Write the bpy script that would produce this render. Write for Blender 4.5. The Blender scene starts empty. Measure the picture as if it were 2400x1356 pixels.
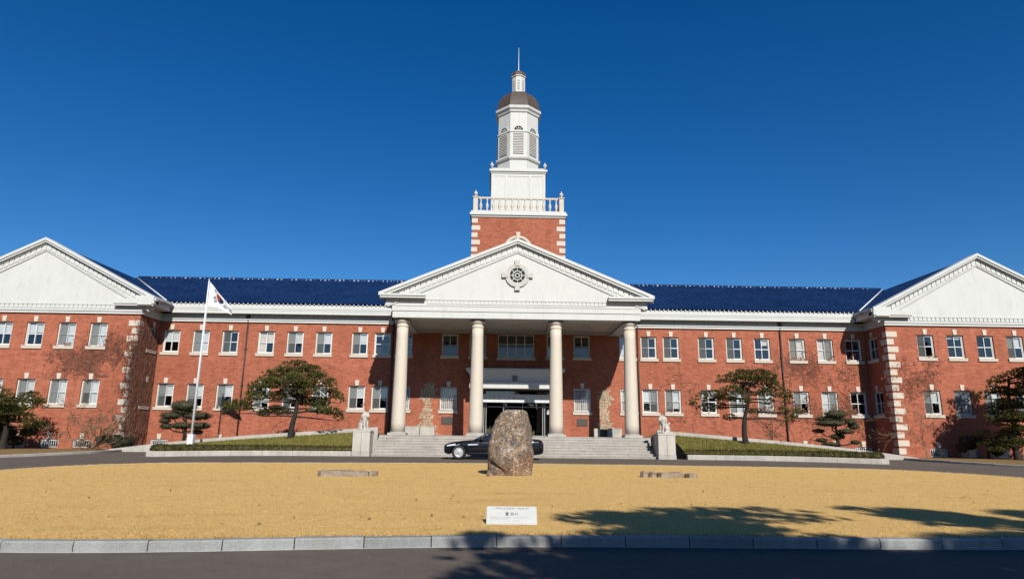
import bpy, bmesh, math, random
from mathutils import Vector, Matrix, noise
R = math.radians
random.seed(7)
sc = bpy.context.scene
COL = sc.collection

# ------------------------------------------------------------------ camera
SUNV = Vector((0.24, -1.0, 0.69)).normalized()       # towards the sun
def cam_axes(p, y, r):
    cp, sp, cy, sy = math.cos(p), math.sin(p), math.cos(y), math.sin(y)
    fw = Vector((sy*cp, cy*cp, sp)); rt = Vector((cy, -sy, 0)); up = rt.cross(fw)
    return rt*math.cos(r)+up*math.sin(r), -rt*math.sin(r)+up*math.cos(r), fw
rt, up, fw = cam_axes(0.219169, 0.02135, 0.011216)
cd = bpy.data.cameras.new('camera'); cam = bpy.data.objects.new('camera', cd); COL.objects.link(cam)
M4 = Matrix((rt, up, -fw)).transposed().to_4x4(); M4.translation = Vector((-1.376, 0, 1.3))
cam.matrix_world = M4
cd.sensor_width = 36; cd.lens = 1536.66/2400*36; cd.clip_start = 0.1; cd.clip_end = 3000
sc.camera = cam
sc.cycles.diffuse_bounces = 1

# ------------------------------------------------------------------ world, sun, exposure
w = bpy.data.worlds.new('World'); sc.world = w; w.use_nodes = True
nt = w.node_tree; nt.nodes.clear()
sky = nt.nodes.new('ShaderNodeTexSky'); sky.sky_type = 'NISHITA'; sky.sun_disc = False
sky.sun_elevation = math.asin(SUNV.z); sky.sun_rotation = math.atan2(SUNV.x, SUNV.y)
sky.altitude = 900; sky.air_density = 1.0; sky.dust_density = 0.5; sky.ozone_density = 4.0
hs = nt.nodes.new('ShaderNodeHueSaturation'); hs.inputs['Saturation'].default_value = 1.34
hs.inputs['Value'].default_value = 1.07; hs.inputs['Hue'].default_value = 0.506
gm = nt.nodes.new('ShaderNodeGamma'); gm.inputs['Gamma'].default_value = 1.0
bg = nt.nodes.new('ShaderNodeBackground'); bg.inputs['Strength'].default_value = 0.072
ow = nt.nodes.new('ShaderNodeOutputWorld')
nt.links.new(sky.outputs[0], hs.inputs['Color']); nt.links.new(hs.outputs[0], gm.inputs[0])
nt.links.new(gm.outputs[0], bg.inputs[0]); nt.links.new(bg.outputs[0], ow.inputs[0])
sl = bpy.data.lights.new('sun', 'SUN'); sl.energy = 5.0; sl.angle = R(0.5); sl.color = (1.0, 0.945, 0.86)
so = bpy.data.objects.new('sun', sl); COL.objects.link(so)
so.rotation_euler = SUNV.to_track_quat('Z', 'Y').to_euler()
sc.view_settings.view_transform = 'Standard'; sc.view_settings.look = 'None'
sc.view_settings.exposure = 0.37; sc.view_settings.gamma = 1.0

# ------------------------------------------------------------------ object helpers
def link(o, parent=None):
    COL.objects.link(o)
    if parent is not None: o.parent = parent
    return o
def tag(o, label=None, cat=None, group=None, kind=None):
    if label: o['label'] = label
    if cat: o['category'] = cat
    if group: o['group'] = group
    if kind: o['kind'] = kind
    return o
def thing(name, label, cat, loc=(0, 0, 0), rz=0, group=None):
    o = bpy.data.objects.new(name, None); o.empty_display_size = 0.3
    o.location = loc; o.rotation_euler = (0, 0, rz)
    link(o); return tag(o, label, cat, group)

class MB:
    def __init__(s): s.v = []; s.f = []; s.m = []; s.sm = []
    def add(s, vs, fs, mi=0, smooth=False):
        b = len(s.v); s.v.extend([tuple(p) for p in vs])
        for f in fs: s.f.append(tuple(b+i for i in f)); s.m.append(mi); s.sm.append(smooth)
    def box(s, x0, x1, y0, y1, z0, z1, mi=0):
        s.add([(x0,y0,z0),(x1,y0,z0),(x1,y1,z0),(x0,y1,z0),(x0,y0,z1),(x1,y0,z1),(x1,y1,z1),(x0,y1,z1)],
              [(0,3,2,1),(4,5,6,7),(0,1,5,4),(1,2,6,5),(2,3,7,6),(3,0,4,7)], mi)
        return s
    def poly_prism(s, pts, axis, a0, a1, mi=0):
        """extrude a 2-D outline (list of (u,v)) along an axis ('x': u=y v=z, 'y': u=x v=z, 'z': u=x v=y)"""
        def P(u, v, a): return {'x': (a, u, v), 'y': (u, a, v), 'z': (u, v, a)}[axis]
        n = len(pts)
        vs = [P(u, v, a0) for u, v in pts]+[P(u, v, a1) for u, v in pts]
        fs = [tuple(range(n))[::-1], tuple(range(n, 2*n))]
        fs += [(i, (i+1) % n, n+(i+1) % n, n+i) for i in range(n)]
        s.add(vs, fs, mi); return s
    def lathe(s, prof, c=(0, 0, 0), n=24, mi=0, smooth=True, off=0.0, cap=True):
        """prof: list of (radius, z)"""
        vs = []; fs = []
        for r, z in prof:
            for i in range(n):
                a = 2*math.pi*(i+off)/n
                vs.append((c[0]+r*math.cos(a), c[1]+r*math.sin(a), c[2]+z))
        for k in range(len(prof)-1):
            for i in range(n):
                j = (i+1) % n
                fs.append((k*n+i, k*n+j, (k+1)*n+j, (k+1)*n+i))
        s.add(vs, fs, mi, smooth)
        if cap:
            b = len(s.v)-len(vs)
            s.f.append(tuple(b+i for i in range(n))[::-1]); s.m.append(mi); s.sm.append(False)
            s.f.append(tuple(b+(len(prof)-1)*n+i for i in range(n))); s.m.append(mi); s.sm.append(False)
        return s
    def tube(s, pts, rads, n=6, mi=0, smooth=True):
        vs = []; fs = []; pts = [Vector(p) for p in pts]
        for k, p in enumerate(pts):
            d = (pts[min(k+1, len(pts)-1)]-pts[max(k-1, 0)])
            d = d.normalized() if d.length > 1e-9 else Vector((0, 0, 1))
            a = d.cross(Vector((0, 0, 1)) if abs(d.z) < .9 else Vector((1, 0, 0))).normalized(); b = d.cross(a)
            r = rads[k] if isinstance(rads, (list, tuple)) else rads
            for i in range(n):
                t = 2*math.pi*i/n
                vs.append(p+a*(r*math.cos(t))+b*(r*math.sin(t)))
        for k in range(len(pts)-1):
            for i in range(n):
                j = (i+1) % n
                fs.append((k*n+i, k*n+j, (k+1)*n+j, (k+1)*n+i))
        fs.append(tuple(range(n))[::-1]); fs.append(tuple((len(pts)-1)*n+i for i in range(n)))
        s.add(vs, fs, mi, smooth); return s
    def ball(s, c, rx, ry, rz, nu=14, nv=9, mi=0, smooth=True):
        vs = [(c[0], c[1], c[2]-rz)]; fs = []
        for k in range(1, nv):
            ph = -math.pi/2+math.pi*k/nv
            for i in range(nu):
                a = 2*math.pi*i/nu
                vs.append((c[0]+rx*math.cos(ph)*math.cos(a), c[1]+ry*math.cos(ph)*math.sin(a), c[2]+rz*math.sin(ph)))
        vs.append((c[0], c[1], c[2]+rz)); t = len(vs)-1
        for i in range(nu):
            j = (i+1) % nu
            fs.append((0, 1+j, 1+i)); fs.append((t, t-nu+i, t-nu+j))
            for k in range(nv-2):
                fs.append((1+k*nu+i, 1+k*nu+j, 1+(k+1)*nu+j, 1+(k+1)*nu+i))
        s.add(vs, fs, mi, smooth); return s
    def mesh(s, name, mats):
        me = bpy.data.meshes.new(name); me.from_pydata(s.v, [], s.f); me.update()
        for m in (mats if isinstance(mats, (list, tuple)) else [mats]): me.materials.append(m)
        me.polygons.foreach_set('material_index', s.m); me.polygons.foreach_set('use_smooth', s.sm)
        return me
    def build(s, name, mats, parent=None, bevel=0):
        o = link(bpy.data.objects.new(name, s.mesh(name, mats)), parent)
        if bevel:
            b = o.modifiers.new('bevel', 'BEVEL'); b.width = bevel; b.segments = 2; b.limit_method = 'ANGLE'; b.angle_limit = R(40)
        return o
def put(name, me, parent, loc=(0, 0, 0), rz=0):
    o = link(bpy.data.objects.new(name, me), parent); o.location = loc; o.rotation_euler = (0, 0, rz); return o

# ------------------------------------------------------------------ materials
ALB = .84
class NT:
    def __init__(s, name):
        s.m = bpy.data.materials.new(name); s.m.use_nodes = True; s.t = s.m.node_tree
        s.b = s.t.nodes['Principled BSDF']; s.out = s.t.nodes['Material Output']
    def n(s, typ, **kw):
        x = s.t.nodes.new('ShaderNode'+typ)
        for k, v in kw.items():
            if k in x.inputs: x.inputs[k].default_value = v
            else: setattr(x, k, v)
        return x
    def l(s, a, b):
        if b.name == 'Base Color': a = s.mix(1, a, (ALB, ALB, ALB), 'MULTIPLY')     # all base colours lowered so bounce light weakens and shade deepens
        s.t.links.new(a, b)
    def obj(s): return s.n('TexCoord').outputs['Object']
    def noise(s, scale, vec=None, detail=4, rough=.6):
        x = s.n('TexNoise'); x.inputs['Scale'].default_value = scale; x.inputs['Detail'].default_value = detail
        x.inputs['Roughness'].default_value = rough
        s.l(vec if vec is not None else s.obj(), x.inputs['Vector']); return x.outputs['Fac']
    def ramp(s, fac, stops, interp='LINEAR'):
        x = s.n('ValToRGB'); e = x.color_ramp.elements; x.color_ramp.interpolation = interp
        while len(e) < len(stops): e.new(.5)
        for i, (p, c) in enumerate(stops): e[i].position = p; e[i].color = (*c, 1) if len(c) == 3 else c
        s.l(fac, x.inputs[0]); return x.outputs[0]
    def mix(s, fac, a, b, typ='MIX'):
        x = s.n('MixRGB', blend_type=typ)
        for i, v in ((0, fac), (1, a), (2, b)):
            if isinstance(v, (int, float)): x.inputs[i].default_value = v
            elif isinstance(v, tuple): x.inputs[i].default_value = (*v, 1)
            else: s.l(v, x.inputs[i])
        return x.outputs[0]
    def bump(s, h, strength=.3, dist=.02):
        x = s.n('Bump'); x.inputs['Strength'].default_value = strength; x.inputs['Distance'].default_value = dist
        s.l(h, x.inputs['Height']); s.l(x.outputs[0], s.b.inputs['Normal'])
def simple(name, col, rough=.6, metal=0, var=.12, scale=3, spec=.3, fine=0, coat=0):
    k = NT(name); n1 = k.noise(scale); d = tuple(c*(1-var) for c in col); u = tuple(min(1, c*(1+var)) for c in col)
    c = k.ramp(n1, [(.3, d), (.7, u)])
    if fine:
        n2 = k.noise(fine, detail=2); c = k.mix(.5, c, k.ramp(n2, [(.3, tuple(x*.72 for x in col)), (.7, tuple(min(1, x*1.22) for x in col))]))
        k.bump(n2, .25, .01)
    k.l(c, k.b.inputs['Base Color']); k.b.inputs['Roughness'].default_value = rough; k.b.inputs['Metallic'].default_value = metal
    k.b.inputs['Specular IOR Level'].default_value = spec
    if coat: k.b.inputs['Coat Weight'].default_value = coat; k.b.inputs['Coat Roughness'].default_value = .03
    return k.m

def brick_mat():
    k = NT('red_brick'); tc = k.obj()
    sp = k.n('SeparateXYZ'); k.l(tc, sp.inputs[0]); ad = k.n('Math', operation='ADD'); k.l(sp.outputs[0], ad.inputs[0]); k.l(sp.outputs[1], ad.inputs[1])
    cb = k.n('CombineXYZ'); k.l(ad.outputs[0], cb.inputs[0]); k.l(sp.outputs[2], cb.inputs[1])
    br = k.n('TexBrick'); k.l(cb.outputs[0], br.inputs['Vector'])
    for a, b in (('Scale', 1), ('Brick Width', .23), ('Row Height', .08), ('Mortar Size', .007), ('Mortar Smooth', .3), ('Bias', 0)): br.inputs[a].default_value = b
    br.inputs['Color1'].default_value = (.350, .093, .049, 1); br.inputs['Color2'].default_value = (.440, .133, .074, 1)
    br.inputs['Mortar'].default_value = (.34, .20, .14, 1)
    st = k.n('Mapping'); st.inputs['Scale'].default_value = (1, 1, 3.2); k.l(tc, st.inputs[0])
    big = k.noise(.35, detail=5); mid = k.noise(2.2, st.outputs[0], 5, .65)
    c = k.mix(1, br.outputs[0], k.ramp(big, [(.3, (.86, .84, .82)), (.7, (1.1, 1.12, 1.14))]), 'MULTIPLY')
    c = k.mix(.55, c, k.ramp(mid, [(.28, (.62, .58, .55)), (.55, (1, 1, 1)), (.75, (1.16, 1.14, 1.12))]), 'MULTIPLY')
    hz_ = k.n('Mapping'); hz_.inputs['Scale'].default_value = (1.1, 1.1, 9); k.l(tc, hz_.inputs[0]); crs = k.noise(1.4, hz_.outputs[0], 6, .75)
    c = k.mix(.6, c, k.ramp(crs, [(.34, (.66, .62, .6)), (.5, (1, 1, 1)), (.66, (1.2, 1.2, 1.2))]), 'MULTIPLY')
    vt = k.n('Mapping'); vt.inputs['Scale'].default_value = (2.2, 2.2, .22); k.l(tc, vt.inputs[0]); rain = k.noise(1.3, vt.outputs[0], 5, .65)
    c = k.mix(.5, c, k.ramp(rain, [(.3, (.7, .68, .67)), (.5, (1, 1, 1))]), 'MULTIPLY')
    fine = k.noise(9, st.outputs[0], 3)
    c = k.mix(.5, c, k.ramp(fine, [(.3, (.7, .7, .7)), (.65, (1.15, 1.15, 1.15))]), 'MULTIPLY')
    k.l(c, k.b.inputs['Base Color']); k.b.inputs['Roughness'].default_value = .88; k.b.inputs['Specular IOR Level'].default_value = .15
    k.bump(br.outputs['Fac'], -.25, .01); return k.m
def white_mat(name='white_paint', col=(.575, .59, .57)):
    k = NT(name); st = k.n('Mapping'); st.inputs['Scale'].default_value = (1.2, 1.2, .25); k.l(k.obj(), st.inputs[0])
    a = k.noise(.6); b = k.noise(3, st.outputs[0], 6, .7)
    c = k.mix(1, col, k.ramp(a, [(.3, (.93, .93, .92)), (.7, (1, 1, 1))]), 'MULTIPLY')
    c = k.mix(.4, c, k.ramp(b, [(.27, (.76, .74, .70)), (.5, (1, 1, 1))]), 'MULTIPLY')
    k.l(c, k.b.inputs['Base Color']); k.b.inputs['Roughness'].default_value = .6; k.b.inputs['Specular IOR Level'].default_value = .2; return k.m
def glass_mat(name, tint=(.93, .95, .97), base=.10, blue=None):
    k = NT(name); tr = k.n('BsdfTransparent'); tr.inputs[0].default_value = (*tint, 1)
    gl = k.n('BsdfGlossy'); gl.inputs['Roughness'].default_value = .015
    wob = k.n('Bump'); wob.inputs['Strength'].default_value = .05; wob.inputs['Distance'].default_value = .02; k.l(k.noise(1.7, detail=1), wob.inputs['Height']); k.l(wob.outputs[0], gl.inputs['Normal'])
    lw = k.n('LayerWeight'); lw.inputs['Blend'].default_value = .35
    mr = k.n('MapRange'); mr.inputs[3].default_value = base; mr.inputs[4].default_value = .9; k.l(lw.outputs['Fresnel'], mr.inputs[0])
    ms = k.n('MixShader'); k.l(mr.outputs[0], ms.inputs[0]); k.l(tr.outputs[0], ms.inputs[1]); k.l(gl.outputs[0], ms.inputs[2])
    if blue:
        df = k.n('BsdfDiffuse'); df.inputs[0].default_value = (*blue, 1); m2 = k.n('MixShader'); m2.inputs[0].default_value = .8
        k.l(ms.outputs[0], m2.inputs[1]); k.l(df.outputs[0], m2.inputs[2]); k.l(m2.outputs[0], k.out.inputs[0])
    else: k.l(ms.outputs[0], k.out.inputs[0])
    return k.m
def screen_mat():
    k = NT('insect_screen'); tr = k.n('BsdfTransparent'); df = k.n('BsdfDiffuse'); df.inputs[0].default_value = (.12, .125, .12, 1)
    ms = k.n('MixShader'); ms.inputs[0].default_value = .5; k.l(tr.outputs[0], ms.inputs[1]); k.l(df.outputs[0], ms.inputs[2]); k.l(ms.outputs[0], k.out.inputs[0]); return k.m
def tile_mat():
    k = NT('blue_roof_tile'); tc = k.obj(); mp = k.n('Mapping'); mp.inputs['Scale'].default_value = (3.3, 3.3, 7); k.l(tc, mp.inputs[0])
    vo = k.n('TexVoronoi'); vo.inputs['Scale'].default_value = 1; k.l(mp.outputs[0], vo.inputs['Vector'])
    c = k.ramp(vo.outputs['Color'], [(0, (.006, .014, .050)), (1, (.011, .028, .092))])
    n1 = k.noise(.5, detail=4); c = k.mix(.5, c, k.ramp(n1, [(.32, (.4, .45, .5)), (.68, (1.5, 1.5, 1.4))]), 'MULTIPLY')
    n2 = k.noise(3.5, detail=5, rough=.8); c = k.mix(.7, c, k.ramp(n2, [(.36, (.45, .45, .5)), (.64, (1.6, 1.6, 1.5))]), 'MULTIPLY')
    k.l(c, k.b.inputs['Base Color']); k.b.inputs['Roughness'].default_value = .34; k.b.inputs['Specular IOR Level'].default_value = .45
    wv = k.n('TexWave', wave_type='BANDS', bands_direction='Z'); wv.inputs['Scale'].default_value = 2.4; k.l(tc, wv.inputs['Vector']); k.bump(wv.outputs['Fac'], .4, .03)
    return k.m
def granite_mat(name, col, s=9, stain=.55):
    k = NT(name); a = k.noise(s*6, detail=2); b = k.noise(1.1, detail=6, rough=.7)
    st = k.n('Mapping'); st.inputs['Scale'].default_value = (2.5, 2.5, .5); k.l(k.obj(), st.inputs[0]); d = k.noise(2, st.outputs[0], 5)
    c = k.mix(1, col, k.ramp(a, [(.3, (.8, .8, .8)), (.7, (1.15, 1.15, 1.15))]), 'MULTIPLY')
    c = k.mix(stain, c, k.ramp(b, [(.3, (.6, .6, .58)), (.6, (1.05, 1.05, 1.05))]), 'MULTIPLY')
    c = k.mix(.4, c, k.ramp(d, [(.3, (.65, .64, .62)), (.6, (1.05, 1.05, 1.05))]), 'MULTIPLY')
    k.l(c, k.b.inputs['Base Color']); k.b.inputs['Roughness'].default_value = .75; k.b.inputs['Specular IOR Level'].default_value = .25; k.bump(a, .15, .01); return k.m
def foliage_mat(name, dark, light, scale=2.2, extra=None):
    k = NT(name); a = k.noise(scale, detail=5, rough=.7); b = k.noise(scale*9, detail=2)
    c = k.ramp(a, [(.3, dark), (.68, light)])
    c = k.mix(.6, c, k.ramp(b, [(.3, (.55, .55, .5)), (.7, (1.35, 1.35, 1.25))]), 'MULTIPLY')
    if extra: c = k.mix(k.ramp(k.noise(scale*3.1), [(.58, (0, 0, 0)), (.7, (1, 1, 1))]), c, extra)
    k.l(c, k.b.inputs['Base Color']); k.b.inputs['Roughness'].default_value = .75; k.b.inputs['Specular IOR Level'].default_value = .15
    return k.m
def asphalt_mat():
    k = NT('asphalt'); a = k.noise(90, detail=3, rough=.8); b = k.noise(.35, detail=6, rough=.65); c0 = k.noise(14, detail=4)
    c = k.ramp(a, [(.3, (.062, .051, .041)), (.52, (.136, .111, .089)), (.72, (.27, .226, .188))])
    c = k.mix(.7, c, k.ramp(b, [(.3, (.78, .78, .8)), (.7, (1.12, 1.1, 1.08))]), 'MULTIPLY')
    c = k.mix(.4, c, k.ramp(c0, [(.3, (.75, .75, .75)), (.7, (1.15, 1.15, 1.15))]), 'MULTIPLY')
    nz = k.n('TexNoise'); nz.inputs['Scale'].default_value = 1.3; nz.inputs['Detail'].default_value = 6; k.l(k.obj(), nz.inputs['Vector'])
    wp = k.mix(.16, k.obj(), nz.outputs['Color'], 'ADD'); vo = k.n('TexVoronoi', feature='DISTANCE_TO_EDGE'); vo.inputs['Scale'].default_value = .42; k.l(wp, vo.inputs['Vector'])
    msk = k.ramp(k.noise(.22, detail=2), [(.48, (0, 0, 0)), (.6, (1, 1, 1))]); cr = k.mix(msk, (1, 1, 1), k.ramp(vo.outputs['Distance'], [(0, (.35, .35, .35)), (.008, (1, 1, 1))]))
    c = k.mix(.75, c, cr, 'MULTIPLY')
    c = k.mix(.45, c, k.ramp(k.noise(2.6, detail=7, rough=.75), [(.34, (.7, .7, .72)), (.55, (1.05, 1.04, 1.03)), (.72, (1.3, 1.27, 1.22))]), 'MULTIPLY')
    k.l(c, k.b.inputs['Base Color']); k.b.inputs['Roughness'].default_value = .9; k.b.inputs['Specular IOR Level'].default_value = .2; k.bump(a, .5, .006); return k.m
def drygrass_mat(name='dry_grass'):
    k = NT(name); a = k.noise(45, detail=4, rough=.8)
    mp = k.n('Mapping'); mp.inputs['Scale'].default_value = (.5, 1.6, 1); k.l(k.obj(), mp.inputs[0]); b = k.noise(.9, mp.outputs[0], 7, .7); d = k.noise(6, detail=5, rough=.7)
    c = k.ramp(a, [(.2, (.48, .30, .10)), (.5, (.71, .46, .165)), (.8, (.84, .58, .245))])
    c = k.mix(.55, c, k.ramp(b, [(.28, (.74, .71, .64)), (.46, (1, 1, 1)), (.6, (1.04, 1.04, 1.05)), (.74, (1.16, 1.15, 1.2))]), 'MULTIPLY')
    c = k.mix(.4, c, k.ramp(d, [(.3, (.74, .72, .68)), (.6, (1.08, 1.08, 1.08))]), 'MULTIPLY')
    k.l(c, k.b.inputs['Base Color']); k.b.inputs['Roughness'].default_value = .9; k.b.inputs['Specular IOR Level'].default_value = .1; k.bump(a, .8, .02); return k.m
def boulder_mat():
    k = NT('boulder_rock'); tc = k.obj(); a = k.noise(2.6, detail=9, rough=.75); b = k.noise(15, detail=9, rough=.85); d = k.noise(1.3, detail=4); e = k.noise(34, detail=4, rough=.8)
    c = k.ramp(a, [(.30, (.04, .037, .036)), (.42, (.14, .13, .125)), (.49, (.19, .14, .09)), (.55, (.30, .25, .20)), (.66, (.44, .43, .42))])
    sp = k.n('SeparateXYZ'); k.l(tc, sp.inputs[0]); mr = k.n('MapRange'); mr.inputs[1].default_value = .3; mr.inputs[2].default_value = 1.2; mr.inputs[3].default_value = .95; mr.inputs[4].default_value = .12; k.l(sp.outputs[2], mr.inputs[0])
    mm = k.n('Math', operation='MULTIPLY'); k.l(mr.outputs[0], mm.inputs[0]); k.l(k.ramp(d, [(.40, (0, 0, 0)), (.56, (1, 1, 1))]), mm.inputs[1])
    c = k.mix(mm.outputs[0], c, k.ramp(a, [(.3, (.10, .05, .03)), (.5, (.23, .13, .075)), (.66, (.36, .26, .18))]))
    c = k.mix(.95, c, k.ramp(b, [(.37, (.12, .115, .11)), (.46, (.7, .68, .67)), (.54, (1.25, 1.22, 1.18)), (.62, (3.2, 3.1, 3.0))]), 'MULTIPLY')
    c = k.mix(.7, c, k.ramp(e, [(.36, (.35, .34, .33)), (.5, (1, 1, 1)), (.64, (1.8, 1.75, 1.7))]), 'MULTIPLY')
    k.l(c, k.b.inputs['Base Color']); k.b.inputs['Roughness'].default_value = .62; k.bump(b, 1.0, .06); return k.m

BRICK = brick_mat(); WHITE = white_mat(); CREAM = simple('cream_stone', (.565, .505, .42), .75, var=.08, scale=2, fine=30)
COLM = simple('cream_column', (.585, .525, .43), .6, var=.05, scale=1.2, fine=25)
FRAME = simple('cream_frame', (.64, .61, .54), .5, var=.05); SASH = simple('white_sash', (.67, .69, .71), .4, var=.03)
GLASS = glass_mat('window_glass'); SCREEN = screen_mat(); BLUEG = glass_mat('blue_film_reflection_glass', base=.2, blue=(.13, .2, .28))  # blue diffuse: film in the centre window, painted reflection in the side panes
DOORG = glass_mat('dark_door_glass', tint=(.10, .11, .13), base=.09)
BLIND = simple('blind_fabric', (.62, .64, .62), .8, var=.04); CURT = simple('curtain_fabric', (.70, .62, .52), .9, var=.12, scale=6)
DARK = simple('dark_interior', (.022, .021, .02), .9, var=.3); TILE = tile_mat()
CEIL = simple('ceiling_paint', (.50, .47, .42), .8, var=.05); MORT = simple('pale_mortar', (.62, .66, .70), .8)
PIPE = simple('dark_pipe', (.05, .038, .033), .5, var=.2); BLACK = simple('black_metal', (.015, .015, .017), .4, spec=.5)
GRAN = granite_mat('light_granite', (.46, .435, .39)); GRANK = granite_mat('kerb_granite', (.31, .325, .32)); GRANF = granite_mat('step_granite', (.43, .40, .36))
GRANP = granite_mat('pedestal_granite', (.52, .485, .43), stain=.25)
STONEW = granite_mat('statue_stone', (.54, .51, .45), s=5); RUBBLE = granite_mat('rubble_stone', (.45, .36, .245), s=3, stain=.9)
DOME = simple('brown_dome_metal', (.082, .062, .05), .6, var=.35, scale=2.5, fine=12); GREYM = simple('grey_louver', (.50, .49, .46), .6)
ASPH = asphalt_mat(); DRY = drygrass_mat(); ROCK = boulder_mat(); STEEL = simple('steel', (.6, .62, .64), .3, metal=1)
BARK = simple('pine_bark', (.028, .021, .017), .9, var=.45, scale=7, fine=20); TWIG = simple('vine_twig', (.19, .082, .052), .9, var=.35, scale=4)
TWIG2 = simple('shrub_twig', (.16, .115, .07), .9, var=.35, scale=4)
NEED = foliage_mat('pine_needles', (.038, .040, .011), (.124, .120, .035), 1.6); NEEDB = foliage_mat('far_pine_needles', (.02, .03, .012), (.05, .065, .02))
YEW = foliage_mat('yew_leaves', (.035, .038, .020), (.085, .082, .045), 3); HEDGE = foliage_mat('hedge_leaves', (.026, .025, .008), (.072, .064, .020), 3, (.09, .058, .022))
DKBUSH = foliage_mat('dark_shrub_leaves', (.018, .02, .012), (.045, .042, .025), 3)
GREEN = foliage_mat('green_turf', (.150, .135, .036), (.195, .172, .048), 1.4); SOIL = foliage_mat('dry_bed_soil', (.17, .10, .05), (.30, .2, .085), 1.5, (.13, .12, .035))
MARB = simple('white_marble', (.47, .485, .475), .45, var=.04, scale=6); INK = simple('sign_ink', (.07, .075, .08), .7)

# ------------------------------------------------------------------ ground
def sstep(a, b, x):
    t = max(0, min(1, (x-a)/(b-a))); return t*t*(3-2*t)
def gz(x, y): return .085*sstep(32.5, 38.2, y)
def grid_mesh(name, xs, ys, zf, mat, kind='structure'):
    vs = [(x, y, zf(x, y)) for y in ys for x in xs]; n = len(xs)
    fs = [(j*n+i, j*n+i+1, (j+1)*n+i+1, (j+1)*n+i) for j in range(len(ys)-1) for i in range(n-1)]
    m = MB(); m.add(vs, fs, 0, True); o = m.build(name, mat); o['kind'] = kind; return o
g = MB(); g.add([(-900, -900, -.12), (900, -900, -.12), (900, 900, -.12), (-900, 900, -.12)], [(0, 1, 2, 3)]); g.build('ground', SOIL)['kind'] = 'structure'
grid_mesh('road', [-60+2*i for i in range(61)], [-40+1.0*i for i in range(90)], gz, ASPH)

def catmull(P, n=8, closed=True):
    out = []; N = len(P)
    for i in range(N if closed else N-1):
        def g_(k): return Vector(P[(k) % N] if closed else P[max(0, min(N-1, k))])
        a, b, c, d = g_(i-1), g_(i), g_(i+1), g_(i+2)
        for k in range(n):
            t = k/n; out.append(.5*((2*b)+(c-a)*t+(2*a-5*b+4*c-d)*t*t+(3*b-a-3*c+d)*t**3))
    if not closed: out.append(Vector(P[-1]))
    return out
OV = catmull([(-6.77, 7.73), (-1.16, 8.34), (5.15, 8.45), (10, 9.3), (14, 12), (16, 17), (16.3, 22), (15.6, 25.8), (13.5, 28.0), (8.4, 29.1), (-.73, 29.75), (-11.2, 28.0), (-15.1, 26.0), (-16.4, 22.4), (-16, 17.5), (-13.8, 12), (-10.7, 8.9)], 10)
OVC = Vector((0, 18.5))
def inset(P, d):
    out = []; N = len(P)
    for i in range(N):
        t = (P[(i+1) % N]-P[i-1]); nrm = Vector((-t.y, t.x)).normalized(); out.append(P[i]+nrm*d)
    return out
OI = inset(OV, .15)
def lawnz(x, y):
    d = (Vector((x, y))-OVC); return .112+.10*max(0, 1-(d.x/15)**2-(d.y/10)**2)
# the dry lawn: rings shrinking to the centre
m = MB(); NR = 26; N = len(OI); vs = []; fs = []
for k in range(NR):
    s_ = 1-k/NR
    for p in OI:
        q = OVC+(p-OVC)*s_; vs.append((q.x, q.y, lawnz(q.x, q.y)))
for k in range(NR-1):
    for i in range(N): fs.append((k*N+i, k*N+(i+1) % N, (k+1)*N+(i+1) % N, (k+1)*N+i))
fs.append(tuple((NR-1)*N+i for i in range(N))); m.add(vs, fs, 0, True); m.build('lawn', DRY)['kind'] = 'structure'
# kerb stones round the lawn, cut into blocks
def kerb_run(name, path, width, h, zf, mat, block=1.25, closed=False, gap=.012, jitter=.004):
    """blocks along path; the path is the outer foot; width goes to the left of the direction of travel"""
    pts = [Vector(p) for p in path]
    if closed: pts.append(pts[0])
    L = [0]
    for a, b in zip(pts, pts[1:]): L.append(L[-1]+(b-a).length)
    def at(s):
        s = max(0, min(L[-1]-1e-6, s)); i = 0
        while L[i+1] < s: i += 1
        t = (s-L[i])/(L[i+1]-L[i]); return pts[i].lerp(pts[i+1], t), (pts[i+1]-pts[i]).normalized()
    nb = max(1, round(L[-1]/block)); bl = L[-1]/nb; mb = MB()
    for k in range(nb):
        js = random.uniform(-jitter, jitter); secs = []
        for q in range(4):
            s_ = k*bl+gap/2+(bl-gap)*q/3; p, t = at(s_); n_ = Vector((-t.y, t.x)); z = zf(p.x, p.y)
            a = p+n_*js; b = p+n_*(width+js); hh = h+js; ch = .018
            secs.append([(a.x, a.y, z-.15), (a.x, a.y, z+hh-ch), (a.x+n_.x*ch, a.y+n_.y*ch, z+hh), (b.x, b.y, z+hh), (b.x, b.y, z-.15)])
        vs = [v for s2 in secs for v in s2]; fs = [(0, 1, 2, 3, 4), (15+4, 15+3, 15+2, 15+1, 15)]
        for q in range(3):
            for e in range(5): fs.append((q*5+e, (q+1)*5+e, (q+1)*5+(e+1) % 5, q*5+(e+1) % 5))
        mb.add(vs, fs, random.choice((0, 0, 1, 2)) if isinstance(mat, list) else 0)
    o = mb.build(name, mat); o['kind'] = 'structure'; return o
kerb_run('kerb', OV, .15, .12, gz, [GRANK, granite_mat('kerb_granite_pale', (.38, .40, .395)), granite_mat('kerb_granite_dark', (.25, .265, .265))], .78, True)
gl_ = MB(); A_ = inset(OV, -.035); vs = [(p.x, p.y, gz(*p)+.004) for p in OV]+[(p.x, p.y, gz(*p)+.004) for p in A_]
gl_.add(vs, [(i, (i+1) % N, N+(i+1) % N, N+i) for i in range(N)]); gl_.build('gutter_line', simple('pale_gutter_mortar', (.55, .55, .52), .9))['kind'] = 'structure'

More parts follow.
